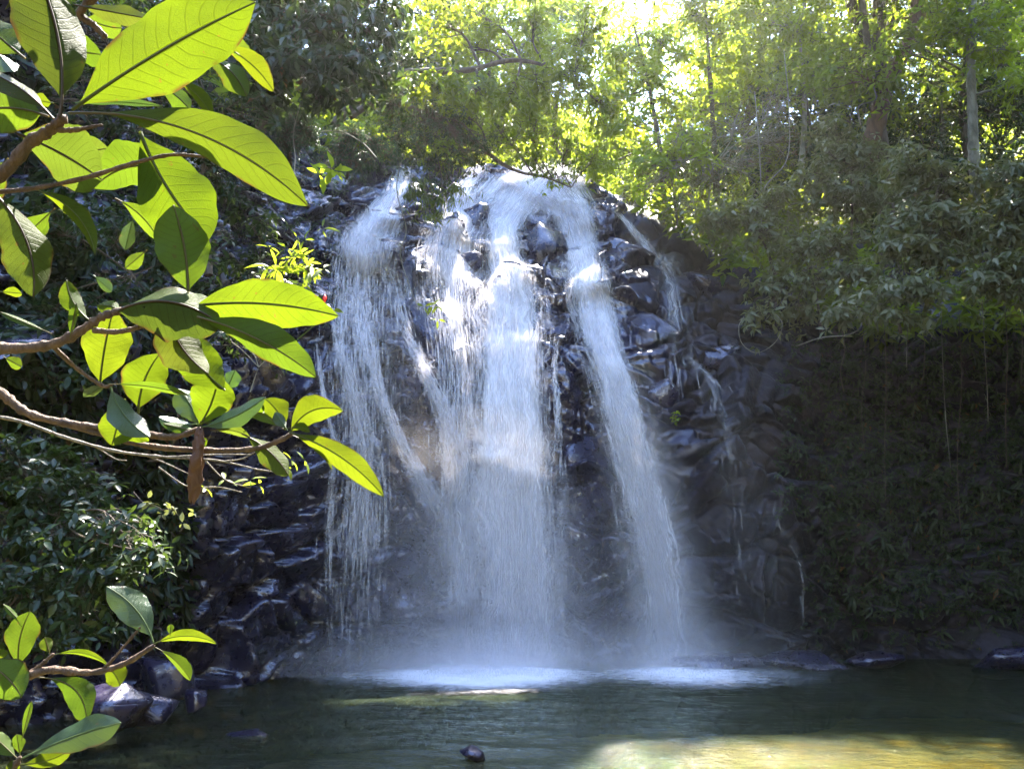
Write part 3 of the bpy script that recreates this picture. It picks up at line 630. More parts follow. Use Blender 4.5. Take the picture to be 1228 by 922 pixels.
plant('tree_with_leaning_trunk', 'tree with thick reddish leaning trunk at the upper right', 'tree', [(1040, 190, 18), (1052, 145, 18), (1062, 110, 18), (1075, 80, 18), (1090, 50, 18), (1100, 0, 18), (1104, -60, 18)], .24,
      [(1060, 20, 18, 50, 26, 30), (1110, 20, 18, 40, 24, 24), (1040, 70, 17.8, 30, 22, 14), (1090, -40, 18, 90, 40, 50), (1020, 100, 17.8, 34, 22, 16), (1030, -10, 18, 50, 30, 30)],
      'mid', 'red', .17, .07, 6, 0, 26, r1=.55, group=TREES, seed=11)
plant('straight_trunk_tree', 'tree with slim pale upright trunk and sunlit yellow leaves near the right edge', 'tree', [(1172, 245, 16.5), (1168, 190, 16.5), (1166, 130, 16.5), (1164, 70, 16.5), (1166, 10, 16.5), (1170, -60, 16.5)], .13,
      [(1165, 35, 16, 40, 24, 26), (1205, 60, 16, 34, 26, 26), (1150, 10, 16, 40, 22, 22), (1215, 20, 16, 40, 26, 26), (1215, 105, 15.6, 24, 20, 14), (1190, -40, 16, 80, 36, 40), (1130, 40, 16.2, 24, 18, 10)],
      'bright', 'pale', .19, .085, 6, 0, 24, r1=.7, group=TREES, seed=12)
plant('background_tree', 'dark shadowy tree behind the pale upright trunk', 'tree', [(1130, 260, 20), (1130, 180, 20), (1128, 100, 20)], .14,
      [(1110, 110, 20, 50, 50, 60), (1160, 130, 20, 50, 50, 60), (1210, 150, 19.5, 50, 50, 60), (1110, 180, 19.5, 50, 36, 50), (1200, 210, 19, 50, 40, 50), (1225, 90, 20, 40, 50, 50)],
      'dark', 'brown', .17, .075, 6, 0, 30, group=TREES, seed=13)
# gray green shrubs over the right wall
SH = 'grey green shrubs spilling over the right cliff'
GG = dict(el=(-.35, .35), hang=.35, droop=.22, group=SH)
shr = [('large rounded grey green shrub below the leaning trunk', [(1020, 300, 15.2), (1022, 250, 15.2), (1020, 200, 15.2)], [(1000, 190, 15.2, 40, 26, 36), (1040, 200, 15.2, 40, 26, 36), (980, 225, 15, 40, 26, 36), (1020, 240, 15, 44, 26, 40), (1060, 240, 15, 36, 26, 30), (990, 160, 15.4, 30, 20, 22)]),
       ('grey green shrub with sunlit yellow tips leaning out over the right cliff edge', [(930, 330, 15), (915, 290, 14.9), (890, 268, 14.8)], [(860, 268, 14.7, 34, 14, 20), (890, 255, 14.8, 34, 16, 22), (925, 245, 15, 36, 22, 30), (840, 262, 14.6, 20, 8, 8), (920, 285, 14.8, 40, 20, 28)]),
       ('shrub with long leafy arms hanging lowest above the curled vine', [(985, 400, 14.8), (980, 360, 14.6), (970, 320, 14.5)], [(960, 305, 14.5, 44, 16, 26), (1010, 290, 14.6, 46, 18, 28), (930, 345, 14.4, 34, 14, 18), (985, 340, 14.4, 44, 16, 26), (910, 378, 14.2, 26, 9, 12), (955, 372, 14.3, 34, 12, 16), (1030, 330, 14.4, 36, 16, 22)]),
       ('broad grey green shrub in front of the pale upright trunk', [(1130, 330, 14.8), (1128, 290, 14.7), (1120, 240, 14.6)], [(1090, 205, 12.8, 40, 22, 40), (1130, 225, 12.7, 44, 24, 45), (1100, 265, 12.5, 46, 20, 45), (1150, 275, 12.4, 40, 20, 40), (1080, 300, 12.3, 40, 16, 32), (1140, 310, 12.2, 36, 16, 29)]),
       ('grey green shrub cut off by the right edge of the photo', [(1225, 360, 14.2), (1222, 300, 14.1), (1215, 250, 14)], [(1205, 215, 12.2, 36, 20, 37), (1220, 250, 12.0, 36, 22, 40), (1195, 285, 11.9, 36, 18, 35), (1215, 320, 11.7, 36, 18, 35), (1185, 335, 11.7, 34, 14, 27), (1225, 350, 11.5, 24, 14, 18)]),
       ('sparse dark shrub drooping under the broad grey green one', [(1080, 400, 14.6), (1075, 370, 14.4), (1070, 345, 14.3)], [(1060, 355, 12.2, 40, 12, 21), (1110, 350, 12.0, 36, 12, 18), (1020, 375, 12.2, 34, 10, 13), (1085, 380, 12.1, 30, 10, 12)])]
for i, (lb, tr, cl) in enumerate(shr):
    plant('cliff_shrub', lb, 'shrub', tr, .04, cl, 'grey', 'brown', .19, .078, 7, 0, 30, seed=20 + i, **GG)
# dry brush
plant('dry_thicket', 'brown tangle of dry twigs and small leaves right above the falls', 'thicket', [(850, 280, 17.4), (850, 240, 17.4), (855, 200, 17.4)], .04,
      [(790, 210, 17, 40, 30, 50), (840, 220, 17, 44, 34, 60), (890, 200, 17.2, 40, 36, 50), (820, 160, 18, 50, 30, 50), (880, 150, 18, 50, 36, 54), (930, 170, 17.6, 40, 34, 44), (760, 240, 16.4, 24, 18, 24), (815, 255, 16.2, 36, 16, 30), (940, 130, 18.2, 40, 30, 40)],
      'dry', 'pale', .09, .035, 5, 0, 40, seed=30, along=2, twig_r=.010)
# filler forest, all round the gorge rim
FILL = 'forest trees far up the slopes'
fl = [('dense forest tree between the dry thicket and the leaning trunk', 970, 70, 23, 'mid'), ('leafy forest tree behind the pale upright trunk at the top right', 1160, 60, 20, 'umbrella'), ('dense dark forest tree high on the slope behind the dry thicket', 900, 110, 25, 'mid'), ('dense dark forest tree far behind the leaning trunk', 1010, 60, 25, 'dark'), ('forest tree behind the sparse right canopy at the top right', 1110, 30, 25, 'mid'),
      ('forest tree filling the far top right corner', 1215, 10, 24, 'dark'), ('forest tree seen through the limbs of the overhanging tree', 590, 60, 27, 'umbrella'), ('forest tree behind the top of the falls', 670, 110, 29, 'umbrella'),
      ('forest tree up the valley left of the bright gap of sky', 650, 10, 30, 'umbrella'), ('far tree right of the bright gap of sky', 890, 10, 33, 'bright'), ('far forest tree low in the valley behind the lip of the falls', 720, 205, 30, 'umbrella'), ('far forest tree low behind the dry thicket', 800, 200, 28, 'umbrella'), ('far forest tree behind the rim right of the dry thicket', 920, 210, 24, 'mid'),
      ('dark forest tree at the upper left behind the hanging limbs', 420, 60, 23, 'dark'), ('dark forest tree above the left bank leaves', 330, 60, 16, 'dark'), ('forest tree behind the umbrella trees', 820, 120, 27, 'umbrella'), ('forest tree behind the right rim shrubs', 1030, 160, 22, 'dark'), ('dark forest tree behind the far right shrubs', 1200, 180, 21, 'dark'), ('forest tree on the rim behind the dense small leaved one', 500, 120, 25, 'mid')]
for i, (lb, px, py, Y, lf) in enumerate(fl):
    q = at(px, py, Y); sc_ = 150 * 20 / Y
    cl = []
    rg = np.random.default_rng(300 + i)
    for _ in range(11):
        cl.append((px + rg.normal(0, 75) * 22 / Y, py + rg.normal(0, 50) * 22 / Y, Y + rg.normal(0, 1.0), rg.uniform(48, 70) * 22 / Y, rg.uniform(34, 52) * 22 / Y, 44))
    plant('forest_tree', lb, 'tree', [(px + 8, py + 150 * 22 / Y, Y), (px - 5, py + 60 * 22 / Y, Y), (px, py, Y)], .18, cl, lf, 'brown', .26, .12, 6, 0, 44, group=FILL, seed=40 + i, along=2, r1=.4)

# left bank vegetation
LB = 'plants on the left bank and wall'
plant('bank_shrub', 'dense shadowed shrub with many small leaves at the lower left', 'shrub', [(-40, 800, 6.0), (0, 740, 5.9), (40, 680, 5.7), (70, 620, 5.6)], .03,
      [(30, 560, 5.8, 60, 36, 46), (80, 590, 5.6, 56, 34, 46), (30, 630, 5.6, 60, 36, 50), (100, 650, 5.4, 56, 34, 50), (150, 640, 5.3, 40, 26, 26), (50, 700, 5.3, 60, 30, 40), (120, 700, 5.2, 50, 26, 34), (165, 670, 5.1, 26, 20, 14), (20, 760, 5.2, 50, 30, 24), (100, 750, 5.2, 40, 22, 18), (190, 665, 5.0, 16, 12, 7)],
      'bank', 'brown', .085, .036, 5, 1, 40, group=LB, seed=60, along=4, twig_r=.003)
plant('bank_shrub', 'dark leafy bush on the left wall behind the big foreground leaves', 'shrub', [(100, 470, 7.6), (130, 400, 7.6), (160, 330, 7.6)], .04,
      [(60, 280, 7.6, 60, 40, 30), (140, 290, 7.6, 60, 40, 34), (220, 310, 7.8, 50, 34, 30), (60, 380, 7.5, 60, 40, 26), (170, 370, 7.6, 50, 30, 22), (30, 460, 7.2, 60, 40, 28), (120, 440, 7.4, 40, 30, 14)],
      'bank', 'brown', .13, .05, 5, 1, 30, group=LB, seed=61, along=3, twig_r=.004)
plant('bank_shrub', 'dark tall bush on the left wall top beside the dark leaved tree', 'shrub', [(250, 330, 8.6), (245, 230, 8.6), (240, 120, 8.6)], .05,
      [(230, 80, 8.6, 60, 50, 40), (290, 140, 8.8, 40, 36, 30), (200, 160, 8.5, 60, 50, 36), (260, 210, 8.7, 46, 36, 30), (150, 60, 8.4, 70, 60, 40), (60, 120, 8.2, 80, 70, 40), (80, 20, 8.2, 90, 60, 40), (200, 0, 8.5, 80, 50, 40)],
      'dark', 'brown', .12, .05, 6, 0, 30, group=LB, seed=62)
plant('bank_shrub', 'leaf cluster hanging over the wall just left of the water fan', 'shrub', [(290, 400, 9.6), (300, 360, 9.6), (310, 330, 9.5)], .02,
      [(290, 320, 9.5, 34, 20, 16), (330, 345, 9.4, 36, 18, 16), (260, 350, 9.3, 34, 20, 14), (360, 365, 9.5, 20, 10, 6), (300, 270, 9.6, 30, 24, 14), (320, 380, 9.3, 30, 10, 7)],
      'bank', 'brown', .13, .05, 6, 1, 16, group=LB, seed=63, along=2, twig_r=.004)
plant('bank_shrub', 'sparse weeds sprouting from the rock above the hanging brown leaf', 'weed', [(300, 470, 8.6), (310, 440, 8.6)], .008, [(300, 420, 8.6, 40, 14, 10), (325, 430, 8.7, 20, 10, 5), (260, 400, 8.5, 40, 18, 10)], 'bank', 'pale', .09, .035, 5, 1, 10, group=LB, seed=64, along=1, twig_r=.004)
plant('fern_mound', 'rounded blue green mound of fine hanging fern on the upper left wall', 'fern', [(348, 205, 10.4), (346, 170, 10.4), (344, 150, 10.4)], .04,
      [(330, 150, 10.3, 24, 20, 150), (355, 152, 10.3, 26, 22, 160), (345, 175, 10.2, 26, 16, 120), (372, 165, 10.4, 14, 16, 60)], 'blue', 'brown', .055, .012, 7, 0, 100, hang=.9, group=LB, seed=65, along=3, up=.5)
plant('fern_mound', 'wispy drooping fern right of the blue green mound', 'fern', [(415, 215, 11.6), (425, 180, 11.6), (435, 160, 11.6)], .03,
      [(420, 165, 11.5, 28, 20, 80), (450, 180, 11.7, 28, 20, 80), (430, 200, 11.5, 30, 16, 60), (400, 190, 11.4, 24, 20, 50), (470, 190, 12, 18, 14, 30)], 'blue', 'brown', .09, .012, 6, 0, 60, hang=1.0, group=LB, seed=66, along=3)
plant('hanging_spray', 'spray of narrow leaves hanging in front of the upper falls', 'foliage', [(525, 190, 13.2), (530, 215, 13.2), (528, 240, 13.2)], .012,
      [(505, 225, 13.2, 20, 12, 14), (525, 240, 13.2, 26, 14, 20), (515, 255, 13.2, 20, 10, 12), (545, 225, 13.2, 16, 14, 12), (490, 235, 13.2, 14, 8, 7)], 'mid', 'brown', .17, .026, 5, 0, 16, hang=1.2, group=LB, seed=67, along=2)
plant('sprig', 'bright little sprig sticking out above the left fan of water', 'sprig', [(330, 222, 9), (355, 213, 9), (385, 205, 9)], .008, [(396, 202, 9, 12, 5, 2)], 'bright', 'brown', .24, .085, 5, 1, 2, el=(-.2, .6), hang=.15, group=LB, seed=68, along=0)
plant('sprig', 'bright cluster of narrow leaves beside the left edge of the fan', 'sprig', [(330, 350, 8.8), (345, 335, 8.8), (358, 318, 8.8)], .008, [(330, 322, 8.8, 14, 8, 3), (360, 310, 8.8, 16, 9, 4), (372, 325, 8.8, 12, 8, 3)], 'bright', 'brown', .22, .05, 6, 1, 2, el=(-.3, .4), hang=.3, group=LB, seed=69, along=0)
plant('sprig', 'lone leafy sprig on a thin stem in front of the second cascade', 'sprig', [(500, 330, 13.6), (507, 355, 13.6), (520, 365, 13.6)], .008, [(526, 366, 13.6, 10, 3, 2)], 'bright', 'brown', .20, .06, 5, 1, 2, hang=.1, group=LB, seed=70, along=0)
plant('sprig', 'small green plant in a rock crevice right of the right stream', 'sprig', [(806, 508, 14.2), (807, 504, 14.2), (808, 500, 14.2)], .006, [(808, 498, 14.2, 6, 5, 3)], 'bright', 'brown', .09, .06, 5, 1, 2, seed=71, along=0)
plant('sprig', 'pale weed sprig low over the dark left rocks', 'sprig', [(160, 590, 5.6), (175, 605, 5.6), (195, 612, 5.6)], .004, [(206, 612, 5.6, 12, 8, 3), (180, 606, 5.6, 8, 6, 2)], 'grey', 'brown', .07, .035, 4, 1, 2, group=LB, seed=72, along=1, twig_r=.002)
# plants clinging to the dark right wall
def wallplants(n, x0, x1, y0, y1, L, W, leaf, label, seed, kind='stuff'):
    rg = np.random.default_rng(seed); ml = MB(); P = []
    for _ in range(n):
        c = (rg.uniform(x0, x1), rg.uniform(y0, y1)); h = hit(*c)
        if h is not None: P.append(h + np.array([0, -.06, 0]))
    P = np.array(P); rosettes(ml, P, np.array([0, -1., .4]) + rg.normal(0, .3, (len(P), 3)), 6, L, W, rg, 0, (-.2, .7), .6, .3)
    o = ml.build('wall_creepers', LM[leaf]); tag(o, label, kind=kind); return o
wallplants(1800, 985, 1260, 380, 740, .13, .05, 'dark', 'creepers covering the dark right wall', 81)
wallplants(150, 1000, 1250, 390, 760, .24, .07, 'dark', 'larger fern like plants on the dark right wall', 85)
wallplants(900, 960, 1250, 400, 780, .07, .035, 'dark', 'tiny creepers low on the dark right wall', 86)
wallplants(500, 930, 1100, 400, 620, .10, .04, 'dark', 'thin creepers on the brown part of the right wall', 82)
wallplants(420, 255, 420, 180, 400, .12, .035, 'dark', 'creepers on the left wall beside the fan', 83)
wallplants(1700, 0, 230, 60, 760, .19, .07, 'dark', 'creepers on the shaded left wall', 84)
# undergrowth on the slopes
rg = np.random.default_rng(95); ux, uy = rg.uniform(-16, 26, 15000), rg.uniform(8, 44, 15000); uz = terrain_z(ux, uy)
cp = CP[:, 296:].reshape(-1, 3); okk = (uz > 6.2) & ~((np.abs(ux - .8 - .3 * np.maximum(uy - 16, 0)) < 3.2) & (uy < 23)); P = np.stack([ux, uy, uz], -1)[okk]
cs = cp[(np.arange(len(cp)) % 3 == 0) & ((cp[:, 0] < -2.6) | (cp[:, 0] > 3.4))]; P = np.vstack([P, cs[rg.integers(0, len(cs), 3500)]]) + np.array([0, 0, .25]) + rg.normal(0, .22, (1, 3))
P = P + rg.normal(0, .2, P.shape)
ml = MB(); rosettes(ml, P, np.array([0, -.3, 1.]) + rg.normal(0, .4, (len(P), 3)), 6, .34, .12, rg, 0, (-.3, .7), .25, .3)
tag(ml.build('undergrowth', LM['mid']), 'leafy undergrowth covering the forest slopes', kind='stuff')
# lianas
def liana(pts, r, label, mat='pale', group='hanging lianas'):
    P = bez([P3(p) for p in pts], 10); mb = MB(); mb.tube(P, r, 6); o = mb.build('hanging_vine', BK[mat], None, P[0]); tag(o, label, 'vine', group)
liana([(1178, 360, 13.4), (1181, 420, 13.4), (1184, 470, 13.4), (1185, 505, 13.4)], .006, 'long straight vine hanging by the far right wall')
liana([(1128, 350, 13.6), (1130, 420, 13.6), (1134, 500, 13.6), (1140, 560, 13.6)], .005, 'thin vine hanging left of the longest one on the dark right wall')
liana([(1090, 340, 13.9), (1088, 400, 13.9), (1087, 440, 13.9)], .005, 'short thin vine hanging under the broad grey green shrub')
liana([(925, 372, 14.0), (938, 388, 13.9), (930, 410, 13.8), (908, 423, 13.8), (890, 412, 13.8), (886, 392, 13.9), (892, 380, 14)], .0065, 'curled loop of bare vine below the right shrubs')
for k, (x, y0, y1, r_) in enumerate(((1010, 395, 470, .006), (1060, 380, 600, .005), (1105, 375, 455, .006), (1150, 370, 640, .005), (1205, 360, 560, .007), (1222, 350, 460, .006), (1035, 390, 540, .004))):
    liana([(x, y0, 13.9), (x + 3, (y0 * 2 + y1) / 3, 13.9), (x - 2 + k % 3 * 3, (y0 + y1 * 2) / 3, 13.9), (x + 2, y1, 13.9)], r_, ['short root dangling nearest the curled vine', 'long thin root between the crooked branch and the dark wall', 'short limp vine just left of the thin hanging vine', 'longest hair thin vine reaching low on the dark wall', 'dark vine right of the long straight vine', 'short vine at the right edge of the photo', 'faint thread like root over the brown part of the wall'][k], 'brown')
liana([(955, 415, 14.1), (985, 405, 14.0), (1015, 402, 13.9), (1030, 395, 13.9), (1034, 385, 13.9)], .012, 'bare crooked branch jutting under the right shrubs', 'pale')
liana([(480, 195, 12.9), (476, 230, 13), (487, 275, 13.1), (480, 305, 13.2), (492, 345, 13.3), (503, 372, 13.3)], .010, 'bare zigzag vine dangling in front of the left fan')
liana([(385, 158, 9.8), (410, 158, 9.8), (435, 172, 9.8), (452, 190, 9.8)], .008, 'arching pale twig beside the blue green fern mound')
liana([(360, 125, 9.4), (352, 160, 9.4), (354, 190, 9.3), (352, 212, 9.3)], .006, 'thin pale vine hanging over the blue green fern mound')
liana([(1048, 105, 17.4), (1050, 120, 17.4), (1030, 128, 17.4), (1032, 150, 17.4)], .018, 'crooked pale branch by the leaning trunk')
liana([(940, 60, 18.5), (946, 130, 17.6), (944, 190, 16.6), (915, 230, 15.6), (914, 290, 15)], .013, 'long vine stem draped down left of the rounded shrub')
liana([(905, 110, 17), (910, 170, 16.5), (913, 230, 15.8)], .011, 'short pale liana in the dry thicket')
liana([(780, 195, 16.5), (830, 192, 16.5), (870, 200, 16.6), (900, 210, 16.6)], .012, 'horizontal pale branch across the dry thicket')
# epiphyte on the leaning trunk
plant('nest_fern', 'small bird nest fern perched on the leaning trunk', 'fern', [(1056, 112, 17.6), (1057, 106, 17.6)], .03, [(1060, 102, 17.5, 10, 8, 5)], 'mid', 'red', .35, .07, 9, 0, 5, el=(.1, .8), hang=.5, droop=.5, seed=91, along=0)
# red ginger flower
fo = atd(389, 363, 6.6); fr = empty('red_flower', fo); tag(fr, 'tiny red and white flower spike at the tip of the bright horizontal leaf', 'flower')
m = NT('red_petal'); M_RED = m.done(m.n('BsdfPrincipled', Base__Color=(.75, .03, .02), Roughness=.5).outputs[0])
m = NT('white_petal'); M_WHP = m.done(m.n('BsdfPrincipled', Base__Color=(.8, .78, .76), Roughness=.5).outputs[0])
m = NT('green_stalk'); M_STALK = m.done(m.n('BsdfPrincipled', Base__Color=(.06, .10, .02), Roughness=.5).outputs[0])
def spindle(a, b, r, mat, nm, par, o):
    mb = MB(); t = np.linspace(0, 1, 7)[:, None]; mb.tube(a + (b - a) * t, r * np.sin(PI * np.clip(t[:, 0] * .9 + .06, 0, 1)), 8); return mb.build(nm, mat, par, o)
spindle(fo, fo + [0, 0, .075], .018, M_RED, 'petal', fr, fo)
spindle(fo + [.0, 0, -.02], fo + [.055, .01, -.05], .022, M_WHP, 'petal', fr, fo)
st = MB(); st.tube(bez([fo + [0, 0, -.0], fo + [-.06, .05, -.15], fo + [-.30, .2, -.3]], 6), .006, 5); st.build('stalk', M_STALK, fr, fo)
# ------------------------------------------------------------------ foreground big-leaved branches
def mat_big(name, base, tra, vein, tr=.55, rough=.5, spec=.14, gloss=.0):
    m = NT(name); u = m.uv(); xy = m.n('SeparateXYZ', i0=u); po = m.pos()
    v = m.math('ABSOLUTE', m.math('SUBTRACT', m.math('MULTIPLY', xy.outputs[0], 2.0), 1.0)); l = xy.outputs[1]
    mid = m.math('SUBTRACT', 1.0, m.ramp(v, .025, .075))
    ph = m.math('ABSOLUTE', m.math('SUBTRACT', m.math('FRACT', m.math('SUBTRACT', m.math('ADD', m.math('MULTIPLY', l, 13.0), m.math('MULTIPLY', m.noise(14, 2, po), 1.1)), m.math('MULTIPLY', m.math('POWER', v, 1.4), 1.9))), .5))
    side = m.math('MULTIPLY', m.math('SUBTRACT', 1.0, m.ramp(ph, .02, .10)), m.math('SUBTRACT', 1.0, m.ramp(v, .75, .98)))
    net = m.n('TexVoronoi', _feature='DISTANCE_TO_EDGE', Vector=u, Scale=46.0).outputs[0]
    vv = m.math('MAXIMUM', mid, m.math('MULTIPLY', side, .36))
    vv = m.math('MAXIMUM', vv, m.math('MULTIPLY', m.math('SUBTRACT', 1.0, m.ramp(net, .0, .12)), .16))
    blot = m.ramp(m.noise(20, 4, po), .45, .75); oc = m.n('ObjectInfo')
    c = m.mix(m.math('MULTIPLY', blot, .35), base, [x * .6 for x in base]); c = m.mix(vv, c, vein); c = m.mix(1.0, c, oc.outputs['Color'], 'MULTIPLY')
    t = m.mix(m.math('MULTIPLY', blot, .30), tra, [x * .62 for x in tra]); t = m.mix(vv, t, [x * .35 for x in tra]); t = m.mix(1.0, t, oc.outputs['Color'], 'MULTIPLY')
    sp = m.math('GREATER_THAN', m.noise(75, 2, po), .715)
    c = m.mix(m.math('MULTIPLY', sp, .7), c, (.08, .05, .02)); t = m.mix(m.math('MULTIPLY', sp, .7), t, (.10, .06, .01))
    ed = m.math('MULTIPLY', m.ramp(v, .86, .99), m.ramp(m.noise(16, 3, po), .5, .62)); c = m.mix(ed, c, (.05, .03, .012)); t = m.mix(ed, t, (.05, .028, .006))
    h = m.math('SUBTRACT', m.math('MULTIPLY', m.noise(60, 3, po), .3), vv)
    b = m.n('Bump', Strength=.4, Distance=.003, Height=h)
    p = m.n('BsdfPrincipled', Base__Color=c, Roughness=rough, Normal=b.outputs[0]); p.inputs['Specular IOR Level'].default_value = spec
    sh = m.mixs(tr, p.outputs[0], m.n('BsdfTranslucent', Color=t, Normal=b.outputs[0]).outputs[0])
    hole = m.math('GREATER_THAN', m.noise(24, 2, po), .765)
    return m.done(m.mixs(hole, sh, m.n('BsdfTransparent').outputs[0]))
BIG = {'y': mat_big('young_leaf', (.055, .10, .012), (.080, .108, .0035), (.05, .055, .01), .6),
       'm': mat_big('mature_leaf', (.062, .105, .014), (.062, .095, .005), (.06, .04, .015), .5),
       'o': mat_big('old_leaf', (.058, .080, .014), (.056, .074, .006), (.04, .02, .008), .5, .5, .08),
       'b': mat_big('glossy_leaf_face', (.030, .064, .022), (.040, .068, .010), (.07, .11, .04), .3, .28, .6)}
m = NT('dead_leaf'); po = m.pos(); b = m.n('Bump', Strength=.9, Distance=.006, Height=m.noise(70, 4, m.mapping(po, (1, 1, .4))))
M_DEAD = m.done(m.n('BsdfPrincipled', Base__Color=m.mix(m.noise(35, 4, po), (.030, .010, .005), (.11, .04, .015)), Roughness=.7, Normal=b.outputs[0]).outputs[0])
M_TWIG = mat_bark('shrub_bark', (.045, .022, .012), (.11, .06, .032), 40)
M_DRYTW = mat_bark('dry_twig', (.09, .07, .05), (.2, .165, .125), 40)
frg = np.random.default_rng(77)
def fleaf(par, o, base, tip, w, kind, dep, dz=0.0, roll=0.0, sag=0.0, fold=18, curl=0.0, prof=.55, pet=.10, wave=.05, tint=1.0, label=None):
    B = atd(base[0], base[1], dep); T = atd(tip[0], tip[1], dep + dz); a = T - B; L = np.linalg.norm(a); a = a / L
    vw = unit(CAM - (B + T) / 2); N = unit(vw - a * (vw @ a)); S = np.cross(a, N); r = R(roll); N, S = N * math.cos(r) + S * math.sin(r), S * math.cos(r) - N * math.sin(r)
    Wm = w * dep / FPX; sg = sag * dep / FPX
    nu, nv = 22, 11; u = np.linspace(0, 1, nu); v = np.linspace(-1, 1, nv)
    uu = np.clip((u - pet) / (1 - pet), 0, 1)
    k = prof / (1 - prof); e1, e2 = .95 * k, .82
    wd = uu ** e1 * (1 - uu) ** e2; wd = wd / wd.max(); wd = np.maximum(wd, .018)
    ph = frg.uniform(0, 6)
    down = np.array([0, 0, -1.])
    # sag bends the midrib sideways in view, curl bends it away along the leaf normal
    Sv = unit(np.cross(a, vw))
    mid = B + a * (u[:, None] * L) + Sv * (sg * 4 * u * (1 - u))[:, None] - N * (curl * L * u ** 2)[:, None]
    f = math.tan(R(fold))
    G = np.zeros((nu, nv, 3)); U = np.zeros((nu, nv, 2))
    for j, vj in enumerate(v):
        lat = wd * Wm * .5 * vj * (1 + .05 * np.sin(u * 17 + ph + vj * 2) + .03 * np.sin(u * 41 + ph * 2))
        hgt = -np.abs(lat) * f + Wm * wave * abs(vj) ** 2 * np.sin(u * 13 + ph + (1.7 if vj > 0 else 0)) * wd + Wm * .018 * np.cos((u * 13 - abs(vj) * 1.6) * 2 * PI) * abs(vj) * wd
        G[:, j] = mid + S * lat[:, None] + N * hgt[:, None]; U[:, j, 0] = vj * .5 + .5; U[:, j, 1] = uu
    mb = MB(); mb.grid(G, None, U)
    ob = mb.build('leaf', BIG[kind], par, o, True, uv=True); jt = tint * frg.uniform(.88, 1.12); ob.color = (jt * frg.uniform(.9, 1.12), jt, jt, 1)
    sd = ob.modifiers.new('sub', 'SUBSURF'); sd.levels = sd.render_levels = 1
    if label: ob['label'] = label
    # midrib and stalk, a sub-part
    ms = MB(); rr = np.linspace(1, .25, nu) * Wm * .019 + .0005; ms.tube(mid - N * (rr * .4)[:, None], rr, 6); ms.build('midrib', M_RIB[kind], ob, o)
    return ob
M_RIB = {}
for k_, c_ in (('y', (.07, .08, .011)), ('m', (.085, .065, .018)), ('o', (.05, .027, .01)), ('b', (.08, .12, .04))):
    m = NT('midrib_' + k_); M_RIB[k_] = m.done(m.mixs(.45, m.n('BsdfPrincipled', Base__Color=c_, Roughness=.5).outputs[0], m.n('BsdfTranslucent', Color=[x * 1.2 for x in c_]).outputs[0]))
def branch(par, o, pts, r, name='branch', mat=None, label=None):
    P = bez([atd(*p) for p in pts], 9); n = len(P); rr = np.interp(np.linspace(0, 1, n), np.linspace(0, 1, len(r)), r) * (1 + .08 * np.sin(np.arange(n) * 1.9) + .08 * frg.normal(size=n) + .25 * (frg.random(n) > .85))
    mb = MB(); mb.tube(P, rr, 10); ob = mb.build(name, mat or M_TWIG, par, o)
    if label: ob['label'] = label
    return ob
